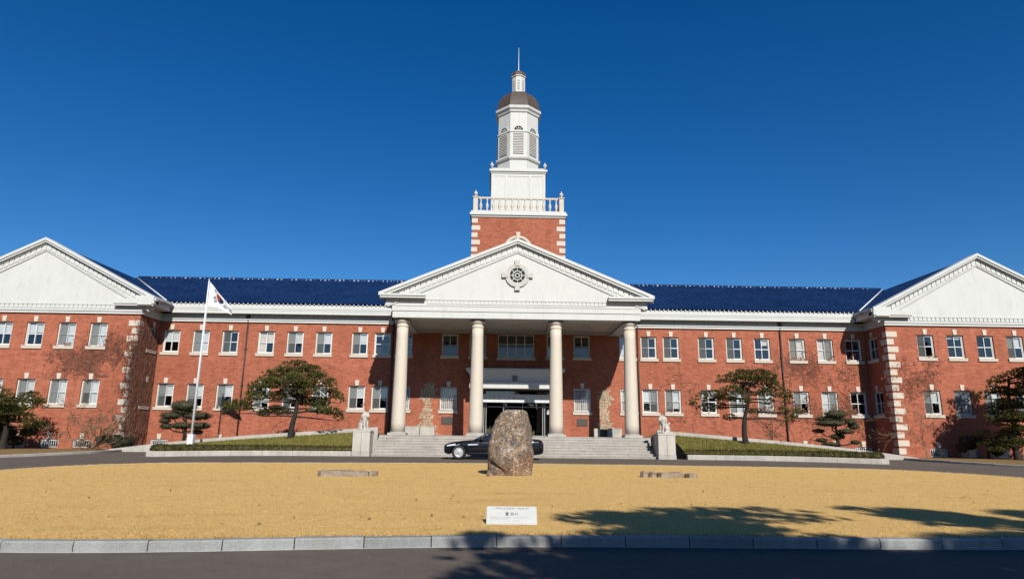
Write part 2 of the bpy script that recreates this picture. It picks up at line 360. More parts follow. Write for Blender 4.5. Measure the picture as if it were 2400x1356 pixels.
# ------------------------------------------------------------------ the building
B = thing('brick_building', 'long red brick building with white pediments, columned portico, blue tile roof and white central tower', 'building', (0, 48, 0))
B.location = (0, 0, 0)
A, HS, S_ = 33.08, 7.03, 2.145
YW, XR = 45.23, 26.05
ZU0, HU, ZL0, HL, WW = 6.94, 1.63, 3.02, 1.67, 1.2

def wall(name, u0, u1, z0, z1, holes, place, depth=.3, parent=B, mat=BRICK):
    """place(u, z, d) -> point; d is the depth behind the outer face"""
    us = sorted({u0, u1, *[h[0] for h in holes], *[h[1] for h in holes]}); zs = sorted({z0, z1, *[h[2] for h in holes], *[h[3] for h in holes]})
    us = [u for u in us if u0 <= u <= u1]; zs = [z for z in zs if z0 <= z <= z1]
    mb = MB()
    def inh(u, z): return any(h[0] < u < h[1] and h[2] < z < h[3] for h in holes)
    for a, b in zip(us, us[1:]):
        for c, d in zip(zs, zs[1:]):
            if not inh((a+b)/2, (c+d)/2): mb.add([place(a, c, 0), place(b, c, 0), place(b, d, 0), place(a, d, 0)], [(0, 1, 2, 3)])
    for a, b, c, d in holes:
        q = [(a, c), (b, c), (b, d), (a, d)]
        vs = [place(u, z, 0) for u, z in q]+[place(u, z, depth) for u, z in q]
        mb.add(vs, [(i, i+4, (i+1) % 4+4, (i+1) % 4) for i in range(4)])
    return mb.build(name, mat, parent)

# window meshes (local: x across, y inward, z up from the opening's foot)
WC = {}
def win_meshes(wd, h):
    k = (round(wd, 2), round(h, 2))
    if k in WC: return WC[k]
    f = MB(); t = .075; y0, y1 = .10, .20; x = wd/2
    f.box(-x, -x+t, y0, y1, 0, h); f.box(x-t, x, y0, y1, 0, h); f.box(-x+t, x-t, y0, y1, h-t, h); f.box(-x+t, x-t, y0, y1, 0, t)
    s = MB(); b = .045
    def sash(xa, xb, ya, yb):
        s.box(xa, xa+b, ya, yb, t, h-t); s.box(xb-b, xb, ya, yb, t, h-t); s.box(xa+b, xb-b, ya, yb, h-t-b, h-t); s.box(xa+b, xb-b, ya, yb, t, t+b)
        s.box(xa+b, xb-b, ya, yb, h*.5-.028, h*.5+.028)
    sash(-x+t, .03, .165, .195); sash(-.03, x-t, .13, .16)
    g = MB(); g.add([(-x+t, .18, t), (0, .18, t), (0, .18, h-t), (-x+t, .18, h-t)], [(0, 1, 2, 3)]); g.add([(0, .145, t), (x-t, .145, t), (x-t, .145, h-t), (0, .145, h-t)], [(0, 1, 2, 3)])
    sl = MB(); sl.box(-x-.07, x+.07, -.09, .1, -.2, -.003); sl.box(-x-.09, x+.09, -.11, .1, -.055, -.001)
    ks = MB(); ks.poly_prism([(-.11, h+.02), (.11, h+.02), (.155, h+.40), (-.155, h+.40)], 'y', -.07, .05)
    li = MB(); li.poly_prism([(-x, h), (x, h), (x+.12, h+.30), (-x-.12, h+.30)], 'y', -.012, .02)
    def scr(side):
        q = MB(); a, b2 = ((-x+t, 0), (0, x-t))[side]; yy = (.125, .12)[side]
        q.add([(a, yy, t), (b2, yy, t), (b2, yy, h-t), (a, yy, h-t)], [(0, 1, 2, 3)]); return q.mesh('insect_screen', SCREEN)
    WC[k] = dict(frame=f.mesh('window_frame', FRAME), sash=s.mesh('sash', SASH), pane=g.mesh('pane', GLASS), sill=sl.mesh('sill', CREAM),
                 key=ks.mesh('keystone', CREAM), lintel=li.mesh('lintel', BRICK), scr=[scr(0), scr(1)])
    return WC[k]
BC = {}
def blind_mesh(wd, h, fl, fr, curtain):
    k = (round(wd, 2), round(h, 2), fl, fr, curtain)
    if k not in BC:
        q = MB(); x = wd/2-.03
        for a, b, f_ in ((-x, 0, fl), (0, x, fr)):
            if f_ <= 0: continue
            if curtain:
                n = 10; vs = []
                for i in range(n+1):
                    xx = a+(b-a)*i/n; yy = .25+.02*math.sin(i*2.3); vs += [(xx, yy, h-.03), (xx, yy, h-.03-(h-.06)*f_)]
                q.add(vs, [(2*i, 2*i+1, 2*i+3, 2*i+2) for i in range(n)])
            else: q.box(a, b-.004, .235, .245, h-.03-(h-.06)*f_, h-.03)
        BC[k] = q.mesh('blind', CURT if curtain else BLIND)
    return BC[k]
def grille_mesh(wd, h, n=9):
    q = MB(); x = wd/2-.03
    for i in range(n):
        xx = -x+2*x*i/(n-1); q.tube([(xx, .05, .05), (xx, .05, h-.05)], .014 if h > 1 else .022, 4)
    q.box(-x, x, .035, .065, .04, .075); q.box(-x, x, .035, .065, h-.075, h-.04)
    if h > 1: q.box(-x, x, .04, .06, h*.5-.015, h*.5+.015)
    return q.mesh('security_grille', SASH)
GRM = {}
def window(loc, rz, wd, h, fl=0, fr=0, screen=None, curtain=False, key=True, sill=True, grille=False, name='window'):
    ms = win_meshes(wd, h); f = put(name, ms['frame'], B, loc, rz)
    if 0 < fl < .95: fl = round(fl+random.uniform(-.05, .06), 2)
    if 0 < fr < .95: fr = round(fr+random.uniform(-.05, .06), 2)
    put('pane', ms['pane'], f)
    if h > 1: put('sash', ms['sash'], f)
    if sill: put('sill', ms['sill'], f)
    if key: put('keystone', ms['key'], f); put('lintel', ms['lintel'], f)
    if fl > 0 or fr > 0: put('curtain' if curtain else 'blind', blind_mesh(wd, h, fl, fr, curtain), f)
    if screen is not None: put('insect_screen', ms['scr'][screen], f)
    if grille:
        kk = (round(wd, 2), round(h, 2))
        if kk not in GRM: GRM[kk] = grille_mesh(wd, h)
        put('security_grille', GRM[kk], f)
    return f
WX = [25.13, 23.01, 20.9, 18.28, 16.18, 14.09, 11.47, 9.81, 8.22]
up_l = [(.5, .5, None, 0), (1, 1, 0, 0), (0, 0, 0, 0), (1, .5, None, 1), (.5, .5, 0, 0), (.5, .5, 0, 0), (.5, .45, 0, 0), (.16, .16, None, 0), (0, 0, None, 0)]
up_r = [(0, 0, None, 0), (1, 1, 1, 1), (1, 1, 0, 1), (.0, .3, None, 1), (0, 0, 0, 0), (0, 0, 0, 0), (0, 0, 0, 0), (0, .0, 0, 0), (.9, 0, None, 0)]
lo_l = [(.5, .5, 0, 0), (.6, .65, 0, 0), (.5, .5, 0, 0), (.8, .8, 0, 0), (.7, .7, 0, 0), (.5, .5, 0, 0), (.5, .5, 0, 0), (.5, .5, 0, 0), (1, 1, None, 1)]
lo_r = [(.06, .06, None, 0), (1, 1, 1, 0), (.5, .5, 0, 0), (1, .9, 0, 0), (1, 1, 0, 0), (.35, .35, None, 0), (.8, .78, 0, 0), (.62, .6, 1, 0), (1, 1, None, 1)]
holes = []
def add_win(X, z0, h, st, wd=WW, **kw):
    holes.append((X-wd/2, X+wd/2, z0, z0+h)); window((X, 48, z0), 0, wd, h, st[0], st[1], st[2], bool(st[3]), **kw)
for i, X in enumerate(WX):
    add_win(-X, ZU0, HU, up_l[i]); add_win(X, ZU0, HU, up_r[i])
    add_win(-X, ZL0, HL, lo_l[i], grille=(i == 8)); add_win(X, ZL0, HL, lo_r[i], grille=(i == 8))
for X in (-4.86, 4.84):
    add_win(X, ZL0, HL, (1, 1, None, 1), 1.26, grille=True)
    add_win(X, ZU0, HU, (0, 0, None, 0), 1.22, key=False)
for X in (-2.82, 2.85): add_win(X, ZU0, HU, (0, 0, None, 0), 1.22, key=False)
for X in (WX[0], WX[1], WX[2]):
    for sx in (-1, 1): add_win(sx*X, .22, .55, (0, 0, None, 0), 1.2, grille=True, sill=False)
# blue lower panes of the upper portico windows, their reflection painted as blue colour
def blue_pane(X, wd, z0, h):
    q = MB(); q.add([(X-wd/2+.08, 48.12, z0+.08), (X+wd/2-.08, 48.12, z0+.08), (X+wd/2-.08, 48.12, z0+h*.5), (X-wd/2+.08, 48.12, z0+h*.5)], [(0, 1, 2, 3)]); return q
for X in (-4.86, 4.84): blue_pane(X, 1.22, ZU0, HU).build('film_reflection_pane', BLUEG, B)
# the wide centre window
holes.append((-1.34, 1.34, 6.88, 8.58))
f = MB()
for a, b in ((-1.34, -1.27), (1.27, 1.34)): f.box(a, b, 48.08, 48.2, 6.88, 8.58)
f.box(-1.27, 1.27, 48.08, 48.2, 6.88, 6.95); f.box(-1.27, 1.27, 48.08, 48.2, 8.51, 8.58)
for xx in (-.64, 0, .64): f.box(xx-.035, xx+.035, 48.1, 48.18, 6.95, 8.51)
f.box(-1.27, 1.27, 48.11, 48.17, 7.85, 7.91)
cw = f.build('centre_window', FRAME, B)
q = MB(); q.add([(-1.27, 48.16, 7.91), (1.27, 48.16, 7.91), (1.27, 48.16, 8.51), (-1.27, 48.16, 8.51)], [(0, 1, 2, 3)]); q.build('pane', GLASS, cw)
q = MB(); q.add([(-1.27, 48.105, 6.95), (1.27, 48.105, 6.95), (1.27, 48.105, 7.86), (-1.27, 48.105, 7.86)], [(0, 1, 2, 3)]); q.build('film_reflection_pane', BLUEG, cw)
q = MB(); q.box(-1.42, 1.42, 47.9, 48.1, 6.68, 6.877); q.build('sill', CREAM, cw)
holes.append((-2.95, 2.85, 1.2, 4.56))
wall('facade_wall', -XR, XR, -.2, 9.3, holes, lambda u, z, d: (u, 48+d, z))
# returns
for sx in (-1, 1):
    hz = [(46.45, 47.65, ZU0, ZU0+HU), (46.45, 47.65, ZL0, ZL0+HL)]
    wall('return_wall', YW, 48, -.2, 9.3, hz, (lambda u, z, d, s=sx: (s*(XR+d), u, z)))
    for z0, h in ((ZU0, HU), (ZL0, HL)): window((sx*XR, 47.05, z0), sx*-R(90), WW, h, 0, .0 if sx > 0 else .4, None)
# wing fronts
wl_u = {-2: (.5, .5, 0, 0), -1: (.5, .5, None, 0), 0: (.5, .45, None, 0), 1: (1, 1, 0, 0), 2: (1, 1, 0, 0)}
wl_l = {-2: (.5, .5, 0, 0), -1: (.8, .8, 0, 0), 0: (.5, 1, 0, 0), 1: (1, 1, 0, 0), 2: (.5, .95, 0, 0)}
wr_u = {-2: (0, 0, 0, 0), -1: (.12, .12, None, 0), 0: (.0, .0, None, 0), 1: (.5, .5, 0, 0), 2: (.5, .5, 0, 0)}
wr_l = {-2: (.5, .5, 0, 0), -1: (1, 1, 0, 0), 0: (.5, .5, 0, 0), 1: (1, 1, 0, 0), 2: (.5, .5, 0, 0)}
for sx, U, L in ((-1, wl_u, wl_l), (1, wr_u, wr_l)):
    hz = []
    for k in range(-2, 3):
        X = sx*A+k*S_
        for z0, h, st in ((ZU0, HU, U[k]), (ZL0, HL, L[k])):
            hz.append((X-WW/2, X+WW/2, z0, z0+h)); window((X, YW, z0), 0, WW, h, st[0], st[1], st[2])
        hz.append((X-WW/2, X+WW/2, .2, .75)); window((X, YW, .2), 0, WW, .55, 0, 0, None, grille=True, sill=False)
    wall('wing_wall', sx*A-HS, sx*A+HS, -.2, 9.3, hz, lambda u, z, d: (u, YW+d, z))
    q = MB(); q.box(sx*A-HS-.03, sx*A+HS+.03, YW-.05, YW+.05, -.15, .15); q.build('plinth', GRAN, B)
    X = sx*(A+HS); wall('end_wall', YW, 68, -.2, 9.3, [], (lambda u, z, d, X=X, s=sx: (X-s*d, u, z)))
# dark rooms behind the glass
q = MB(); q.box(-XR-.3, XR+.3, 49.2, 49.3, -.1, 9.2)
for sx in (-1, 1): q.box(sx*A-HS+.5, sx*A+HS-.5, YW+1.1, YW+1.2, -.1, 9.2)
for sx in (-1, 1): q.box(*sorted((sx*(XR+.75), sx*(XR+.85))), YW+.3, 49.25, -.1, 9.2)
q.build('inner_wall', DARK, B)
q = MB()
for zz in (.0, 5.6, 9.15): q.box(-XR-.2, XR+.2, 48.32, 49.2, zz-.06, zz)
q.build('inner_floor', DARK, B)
# quoins of the wings (front and return face)
def quoins(cx, cy, sx, z0, z1, step, bh, wl, ws, out=.035, sides=True):
    """cx,cy corner; sx=+1 means the wall runs to +x from the corner"""
    q = MB(); k = 0; z = z0
    while z+bh < z1:
        a = wl if k % 2 else ws; b = ws if k % 2 else wl
        x0, x1 = sorted((cx-sx*out, cx+sx*a)); q.box(x0, x1, cy-out, cy+.05, z, z+bh)
        if sides:
            x0, x1 = sorted((cx-sx*out, cx+sx*.05)); q.box(x0, x1, cy+.051, cy+b, z, z+bh)
        z += step; k += 1
    return q
for sx in (-1, 1): quoins(sx*XR, YW, sx, .35, 9.15, .535, .40, .74, .46).build('quoin_stones', CREAM, B, bevel=.015)

# frieze, soffit and gutter fascia
q = MB()
def band(q, x0, x1, yw):
    q.box(x0, x1, yw-.13, yw+.05, 9.2, 9.36); q.box(x0, x1, yw-.19, yw+.05, 9.362, 9.5); q.box(x0, x1, yw-.1, yw+.05, 9.502, 9.75)
for a, b in ((-XR, -8.35), (8.05, XR)): q = MB(); band(q, a, b, 48); q.build('frieze', WHITE, B)
for sx in (-1, 1):
    q = MB(); band(q, sx*A-HS-.13, sx*A+HS+.13, YW)
    x0, x1 = sorted((sx*(XR-.13), sx*(XR+.05)))
    q.box(x0, x1, YW+.052, 47.86, 9.201, 9.749); q.build('frieze', WHITE, B)
for x0, x1 in ((-25.1, -8.4), (8.1, 25.1)):
    q = MB(); q.box(x0, x1, 47.345, 48.1, 9.752, 9.98); q.box(x0, x1, 47.325, 48.1, 9.982, 10.1); q.box(x0, x1, 47.3, 48.1, 10.102, 10.42); q.build('gutter_fascia', WHITE, B)
for sx in (-1, 1):   # gutter along the side of the wings
    a, b = sorted((sx*25.12, sx*26.1)); q = MB(); q.box(a, b, 44.62, 47.3, 9.78, 10.1)
    a, b = sorted((sx*24.98, sx*26.1)); q.box(a, b, 44.62, 47.29, 10.102, 10.42); q.build('gutter_fascia', WHITE, B)
# downpipes
for px in (-19.68, 19.66, 8.98, -9.02):
    q = MB(); q.tube([(px, 47.9, 9.75), (px, 47.9, .4)], .055, 8); q.box(px-.14, px+.14, 47.78, 47.99, 9.45, 9.74)
    for zz in (2, 4.6, 7.2): q.box(px-.08, px+.08, 47.84, 48.0, zz, zz+.06)
    q.build('downpipe', PIPE, B)

# ---- pediments
def pediment(name, cx, yf, xl, xr, zr0, zap, zb, tymp_back, ret, modn, drop, parent=B):
    """raking cornice from (xl,zr0) over (cx,zap) to (xr,zr0); tympanum down to zb; ret = length of the cornice returns"""
    t = MB(); sl = (zap-zr0)/((xr-xl)/2)
    def zt(x): return zap-abs(x-cx)*(zap-zr0)/((cx-xl) if x < cx else (xr-cx))
    yt = yf+.36
    t.poly_prism([(xl+.35, zb), (xr-.35, zb), (xr-.35, zt(xr-.35)-.16), (cx, zap-.16), (xl+.35, zt(xl+.35)-.16)], 'y', yt, tymp_back)
    o = t.build(name, WHITE, parent)
    c = MB()
    def rake(d0, d1, y0, y1, e=0):       # band between vertical offsets d0<d1 below the top line
        c.poly_prism([(xl-e, zt(xl)-d1), (cx, zap-d1), (cx, zap-d0), (xl-e, zt(xl)-d0)], 'y', y0, y1)
        c.poly_prism([(cx, zap-d1), (xr+e, zt(xr)-d1), (xr+e, zt(xr)-d0), (cx, zap-d0)], 'y', y0, y1)
    rake(0, .2, yf, yt+.6, .06); rake(.202, .33, yf+.07, yt+.1); rake(.332, .42, yf+.2, yt+.1); rake(.422, .82, yt-.03, yt+.1, -.4); rake(.822, .90, yt-.07, yt+.1, -.5)
    # modillions on both rakes
    for side in (-1, 1):
        xe = xl+.5 if side < 0 else xr-.5; n = modn
        for k in range(n):
            u = (k+.5)/n; xx = cx+(xe-cx)*u; w_ = abs(xe-cx)/n*.80; z = zt(xx)
            x0, x1 = xx-w_/2, xx+w_/2
            c.poly_prism([(x0, zt(x0)-.78), (x1, zt(x1)-.78), (x1, zt(x1)-.425), (x0, zt(x0)-.425)], 'y', yt-.075, yt+.05)
    c.build('raking_cornice', WHITE, o)
    for side in (-1, 1):
        r = MB(); xe = xl if side < 0 else xr; xi = xe-side*ret; a, b = sorted((xe, xi))
        r.box(a, b, yf-.12, yt+.1, zr0-drop+.13, zr0-.1); a2, b2 = (a+.06*(side < 0), b-.06*(side > 0)); r.box(a2, b2, yf-.05, yt+.1, zr0-drop, zr0-drop+.128)
        r.build('cornice_return', WHITE, o)
    return o, zt
for sx in (-1, 1):
    o, zt = pediment('pediment', sx*A, 44.75, sx*A-8.12, sx*A+8.12, 10.28, 14.5, 9.505, YW+.2, 2.75, 22, .56)
    d = MB(); n = 34
    for k in range(n):
        x0 = sx*A-5.3+10.6*k/n; d.box(x0, x0+.25, 45.06, 45.14, 9.53, 9.78)
    d.box(sx*A-5.4, sx*A+5.4, 45.05, 45.14, 9.80, 9.88); d.build('dentil_band', WHITE, o)
# portico
PX0, PX1, PYF = -8.08, 7.74, 41.2
o, zt = pediment('portico_pediment', -.17, 40.85, -8.92, 8.58, 10.12, 13.82, 9.3, 42.0, 2.9, 24, .36)
d = MB(); n = 44
for k in range(n):
    x0 = -5.9+11.5*k/n; d.box(x0, x0+.215, 41.165, 41.24, 9.44, 9.68)
d.box(-6, 5.7, 41.15, 41.24, 9.7, 9.78); d.box(-7.98, 7.64, 41.12, 41.32, 9.302, 9.4); d.build('dentil_band', WHITE, o)
# round window with four keystones
ro = MB(); cx, cz = -.16, 11.4; yy = 41.3
def ring(q, r0, r1, y0, y1, n=40):
    vs = []; fs = []
    for i in range(n):
        a = 2*math.pi*i/n
        for r in (r0, r1):
            for y in (y0, y1): vs.append((cx+r*math.cos(a), y, cz+r*math.sin(a)))
    for i in range(n):
        j = (i+1) % n; b, e = i*4, j*4
        fs += [(b, e, e+2, b+2), (b+2, e+2, e+3, b+3), (b+1, b, e, e+1)]
    q.add(vs, fs)
ring(ro, .52, .78, 41.09, 41.25)
for a in range(4):
    c_, s_ = math.cos(a*math.pi/2), math.sin(a*math.pi/2); pts = []
    for u, v in ((.62, -.14), (1.0, -.17), (1.0, .17), (.62, .14)): pts.append((cx+u*c_-v*s_, cz+u*s_+v*c_))
    ro.poly_prism(pts, 'y', 41.04, 41.23)
rw = ro.build('round_window', simple('grey_white_stone', (.47, .465, .43), .7, fine=25), B)
q = MB(); q.lathe([(.55, 0), (.55, .01)], n=40); 
for i, v in enumerate(q.v): q.v[i] = (cx+v[0], 41.2-v[2], cz+v[1])
q.build('pane', DARK, rw)
q = MB(); ring(q, .27, .32, 41.12, 41.18); ring(q, .10, .15, 41.12, 41.18, 20); ring(q, .49, .54, 41.12, 41.18)
for k in range(8):
    a = k*math.pi/4; c_, s_ = math.cos(a), math.sin(a)
    q.poly_prism([(cx+.12*c_-.022*-s_*-1, cz+.12*s_-.022*c_), (cx+.52*c_+.022*s_, cz+.52*s_-.022*c_), (cx+.52*c_-.022*s_, cz+.52*s_+.022*c_), (cx+.12*c_-.022*s_, cz+.12*s_+.022*c_)], 'y', 41.125, 41.175)
q.build('glazing_bars', WHITE, rw)
# entablature beams and ceiling
q = MB(); q.box(PX0, PX1, PYF, 42.25, 8.56, 8.98); q.box(PX0-.04, PX1+.04, PYF-.05, 42.25, 8.982, 9.3)
for x0, x1 in ((PX0, -7.25), (6.9, PX1)): q.box(x0, x1, 42.251, 47.97, 8.561, 9.301)
q.box(PX0-.1, PX0+.1, 41.8, 47.95, 9.303, 9.75); q.box(PX1-.1, PX1+.1, 41.8, 47.95, 9.303, 9.75)
q.build('entablature', WHITE, B)
q = MB(); q.box(-7.25, 6.9, 42.251, 47.99, 8.74, 8.85)
for cxx in (-2.62, 2.4): q.box(cxx-.3, cxx+.3, 42.252, 47.98, 8.60, 8.738)
q.box(-7.249, 6.899, 47.5, 47.985, 8.62, 8.737)
for a, b in ((-7.2, -2.95), (-2.3, 2.08), (2.72, 6.85)):
    for (x0, x1, y0, y1) in ((a+.25, a+.33, 42.7, 47.2), (b-.33, b-.25, 42.7, 47.2), (a+.331, b-.331, 42.7, 42.78), (a+.331, b-.331, 47.12, 47.2)): q.box(x0, x1, y0, y1, 8.705, 8.739)
pc = q.build('portico_ceiling', CEIL, B)
for xx in (-5, -.1, 4.8):
    q = MB(); q.lathe([(.28, 8.70), (.28, 8.738)], (xx, 44.9, 0), 20); q.build('ceiling_rosette', CEIL, pc)
# columns
for i, X in enumerate((-7.49, -2.66, 2.38, 7.15)):
    q = MB(); prof = []
    for k in range(13):
        u = k/12; r = .445-.085*u**1.25; prof.append((r, 1.47+6.55*u))
    q.lathe(prof, (X, 41.9, 0), 28); c = q.build('column', COLM, B)
    q = MB(); q.box(X-.56, X+.56, 41.34, 42.46, 1.27, 1.40); q.lathe([(.52, 1.402), (.52, 1.44), (.46, 1.475)], (X, 41.9, 0), 28); q.build('column_base', GRAN, c, bevel=.012)
    q = MB(); q.lathe([(.36, 8.02), (.40, 8.05), (.40, 8.11), (.365, 8.13), (.365, 8.25), (.40, 8.28), (.50, 8.37), (.51, 8.42), (.46, 8.43), (.46, 8.56)], (X, 41.9, 0), 28); q.build('capital', COLM, c)

# ---- entrance
q = MB()
LV = [(3.25, 46.62, 4.56), (3.25, 46.62, 5.0), (3.17, 46.74, 5.03), (3.17, 46.74, 5.12), (3.2, 46.70, 5.35), (3.3, 46.6, 5.62), (3.46, 46.46, 5.78), (3.5, 46.42, 5.8), (3.5, 46.42, 5.94)]
vs = []
for h_, y_, z_ in LV: vs += [(-.06-h_, y_, z_), (-.06+h_, y_, z_), (-.06+h_, 47.97, z_), (-.06-h_, 47.97, z_)]
fs = [(3, 2, 1, 0), tuple(range(len(vs)-4, len(vs)))]
for k in range(len(LV)-1):
    for e in range(4): fs.append((k*4+e, k*4+(e+1) % 4, k*4+4+(e+1) % 4, k*4+4+e))
q.add(vs, fs)
ca = q.build('entrance_canopy', WHITE, B)
q = MB(); q.lathe([(.001, -.03), (.12, -.03), (.15, 0)], n=16)
for i, v in enumerate(q.v): q.v[i] = (-.1+v[0]*1.25, 46.66+v[2], 5.3+v[1])
q.poly_prism([(-.33, 5.42), (.13, 5.42), (.05, 5.2), (-.02, 5.08), (-.18, 5.08), (-.25, 5.2)], 'y', 46.6, 46.76)
q.build('crest', simple('crest_bronze', (.16, .155, .15), .5, var=.4, scale=14), ca)
q = MB(); q.ball((-.1, 46.63, 4.95), .2, .05, .11); q.ball((-.32, 46.63, 4.99), .12, .04, .06); q.ball((.12, 46.63, 4.99), .12, .04, .06); q.build('scroll_ornament', WHITE, ca)
q = MB(); q.box(-2.9, 2.8, 47.7, 47.95, 3.68, 4.2); q.box(-2.9, 2.8, 47.68, 47.95, 3.63, 3.678)
tr = q.build('transom_panel', simple('grey_panel', (.60, .61, .60), .5), ca)
d = MB(); x = -1.95
for g_ in (.20, .09, .24, .09, .2, .22, .08, .2):
    d.box(x, x+g_, 47.685, 47.699, 3.86, 4.05); x += g_+.18
d.build('faded_mark', simple('faded_grey', (.45, .46, .47), .6), tr)
q = MB()
for sx in (-1, 1):
    q.box(sx*2.92-.06-.05, sx*2.92+.06-.05, 48.05, 48.4, 1.27, 4.5)
for xx in (-2.28, -2.12, -.86, .52, 1.98, 2.12): q.box(xx-.03, xx+.03, 48.22, 48.3, 1.27, 3.7)
q.box(-2.86, 2.76, 48.2, 48.32, 3.3, 3.36); q.box(-2.86, 2.76, 48.2, 48.32, 1.27, 1.33)
ed = q.build('entrance_door', simple('door_frame_grey', (.25, .26, .27), .4), B)
q = MB(); q.add([(-2.86, 48.26, 1.33), (2.76, 48.26, 1.33), (2.76, 48.26, 4.5), (-2.86, 48.26, 4.5)], [(0, 1, 2, 3)]); q.build('pane', DOORG, ed)
for xx in (-.75, .42): 
    q = MB(); q.tube([(xx, 48.16, 2.0), (xx, 48.16, 2.9)], .02, 6); q.tube([(xx, 48.16, 2.1), (xx, 48.24, 2.1)], .012, 5); q.tube([(xx, 48.16, 2.8), (xx, 48.24, 2.8)], .012, 5); q.build('handle', STEEL, ed)
for sx in (-1, 1):
    q = MB(); q.box(sx*2.42-.05-.11, sx*2.42-.05+.11, 47.86, 48.0, 2.82, 3.02); q.lathe([(.13, 0), (.09, .09)], (sx*2.42-.05, 47.93, 3.03), 12); q.box(sx*2.42-.1, sx*2.42, 48.0, 48.22, 2.9, 2.96)
    q.build('wall_lamp', WHITE, B)
# plaques, rubble relief, low granite blocks
for x0, x1, z0, z1 in ((-5.3, -4.5, 2.05, 2.56), (4.43, 5.18, 2.04, 2.53)):
    q = MB(); q.box(x0, x1, 47.95, 48.02, z0, z1); pl = q.build('plaque', simple('bronze_plaque', (.06, .055, .05), .45, var=.3, scale=18), B, bevel=.01)
    q = MB()
    for k in range(4): q.box(x0+.12, x1-.12-.1*(k % 2), 47.94, 47.952, z1-.12-.085*k, z1-.095-.085*k)
    q.build('raised_lettering', simple('worn_bronze', (.11, .10, .09), .4), pl)
def rubble(cx, pro, name):
    q = MB(); rnd = random.Random(int(cx*10)+99); z = 1.28
    while z < pro[-1][0]:
        hh = rnd.uniform(.09, .22)
        for i in range(len(pro)-1):
            if pro[i][0] <= z < pro[i+1][0]:
                t = (z-pro[i][0])/(pro[i+1][0]-pro[i][0]); hw0 = pro[i][1]+(pro[i+1][1]-pro[i][1])*t; off = pro[i][2]+(pro[i+1][2]-pro[i][2])*t
        x = cx+off-hw0+rnd.uniform(-.16, .16)
        while x < cx+off+hw0-.05+rnd.uniform(-.12, .1):
            ww = rnd.uniform(.10, .34); dd = rnd.uniform(.012, .045); j = lambda s=.025: rnd.uniform(-s, s)
            p = [(x+.02+j(), z+.01+j()), (x+ww-.01+j(), z+.01+j()), (x+ww-.01+j(), z+hh-.01+j()), (x+ww*.5, z+hh+.01+j()), (x+.02+j(), z+hh-.01+j())]
            q.poly_prism(p, 'y', 48-dd, 48.02); x += ww
        z += hh
    return q.build(name, RUBBLE, B, bevel=.015)
rubble(-6.42, [(1.2, .85, 0), (1.75, .62, 0), (2.2, .36, .05), (2.5, .5, .02), (2.75, .3, 0), (3.3, .28, .02), (3.7, .42, 0), (4.4, .5, .1), (4.9, .3, .2)], 'rubble_relief')
rubble(6.45, [(1.2, .62, .05), (1.9, .55, .05), (2.4, .36, -.05), (3.3, .34, -.08), (3.9, .5, -.05), (4.6, .3, 0)], 'rubble_relief')
# portico floor
q = MB(); q.box(-8.4, 8.1, 40.95, 48, .0, 1.268); q.build('portico_floor', GRANF, B)

# ---- roofs
def tile_plane(q, e0, e1, upv, pitch=.42, amp=.11, seg=4):
    """corrugated tiles between eave line e0-e1 and the same line moved by upv"""
    e0, e1, upv = Vector(e0), Vector(e1), Vector(upv); L = (e1-e0).length; n = max(4, int(L/pitch)*seg); nrm = (e1-e0).cross(upv).normalized()
    if nrm.z < 0: nrm = -nrm
    vs = []; fs = []
    for i in range(n+1):
        t = i/n; h = amp*abs(math.sin(math.pi*t*L/pitch)); p = e0.lerp(e1, t)+nrm*h; vs += [p, p+upv]
    for i in range(n): fs.append((2*i, 2*i+2, 2*i+3, 2*i+1))
    q.add(vs, fs, 0, False)
q = MB(); tile_plane(q, (-33, 47.24, 10.46), (33, 47.24, 10.46), (0, 9.58, 4.05)); tile_plane(q, (33, 66.4, 10.46), (-33, 66.4, 10.46), (0, -9.58, 4.05))
mr_ = q.build('main_roof', TILE, B)
q = MB(); r_ = random.Random(3)
q.tube([(-33, 56.82, 14.50), (33, 56.82, 14.50)], .13, 8); rc = q.build('ridge_cap', TILE, mr_)
q = MB()
for k in range(200):
    X = -32+.32*k; q.box(X-.075, X+.075, 56.58, 56.72, 14.42, 14.50+r_.uniform(-.02, .02))
for k in range(160):
    X = -25+.32*k
    if -9.2 < X < 8.9 or X > 25: continue
    q.box(X-.035, X+.035, 47.18, 47.26, 10.43, 10.49)
q.build('tile_end_caps', MORT, mr_)
for sx in (-1, 1):
    q = MB(); c = sx*A
    for s2 in (-1, 1): tile_plane(q, (c+s2*8.2, 45.0, 10.12), (c+s2*8.2, 68, 10.12), (-s2*8.2, 0, 4.13), amp=.08)
    wr = q.build('wing_roof', TILE, B)
    q = MB(); q.tube([(c, 45.1, 14.24), (c, 68, 14.24)], .10, 8); q.build('ridge_cap', TILE, wr)
    q = MB(); a = Vector((sx*25.6, 47.5, 10.66)); b = Vector((sx*32.7, 56.0, 14.30)); q.tube([a, b], .05, 6); q.build('valley_flashing', MORT, wr)
q = MB()
for s2 in (-1, 1): tile_plane(q, (-.17+s2*8.9, 41.4, 10.12), (-.17+s2*8.9, 56, 10.12), (-s2*8.9, 0, 3.72))
q.build('portico_roof', TILE, B)
q = MB()     # a closed attic under the roofs so no light leaks through
q.poly_prism([(47.6, 10.2), (66, 10.2), (56.82, 14.2)], 'x', -33, 33)
for sx in (-1, 1): q.poly_prism([(sx*A-7.6, 10.1), (sx*A+7.6, 10.1), (sx*A, 14.0)], 'y', 45.5, 67.5)
q.box(-XR, XR, 48.32, 66, 9.4, 10.19); q.build('attic', DARK, B)

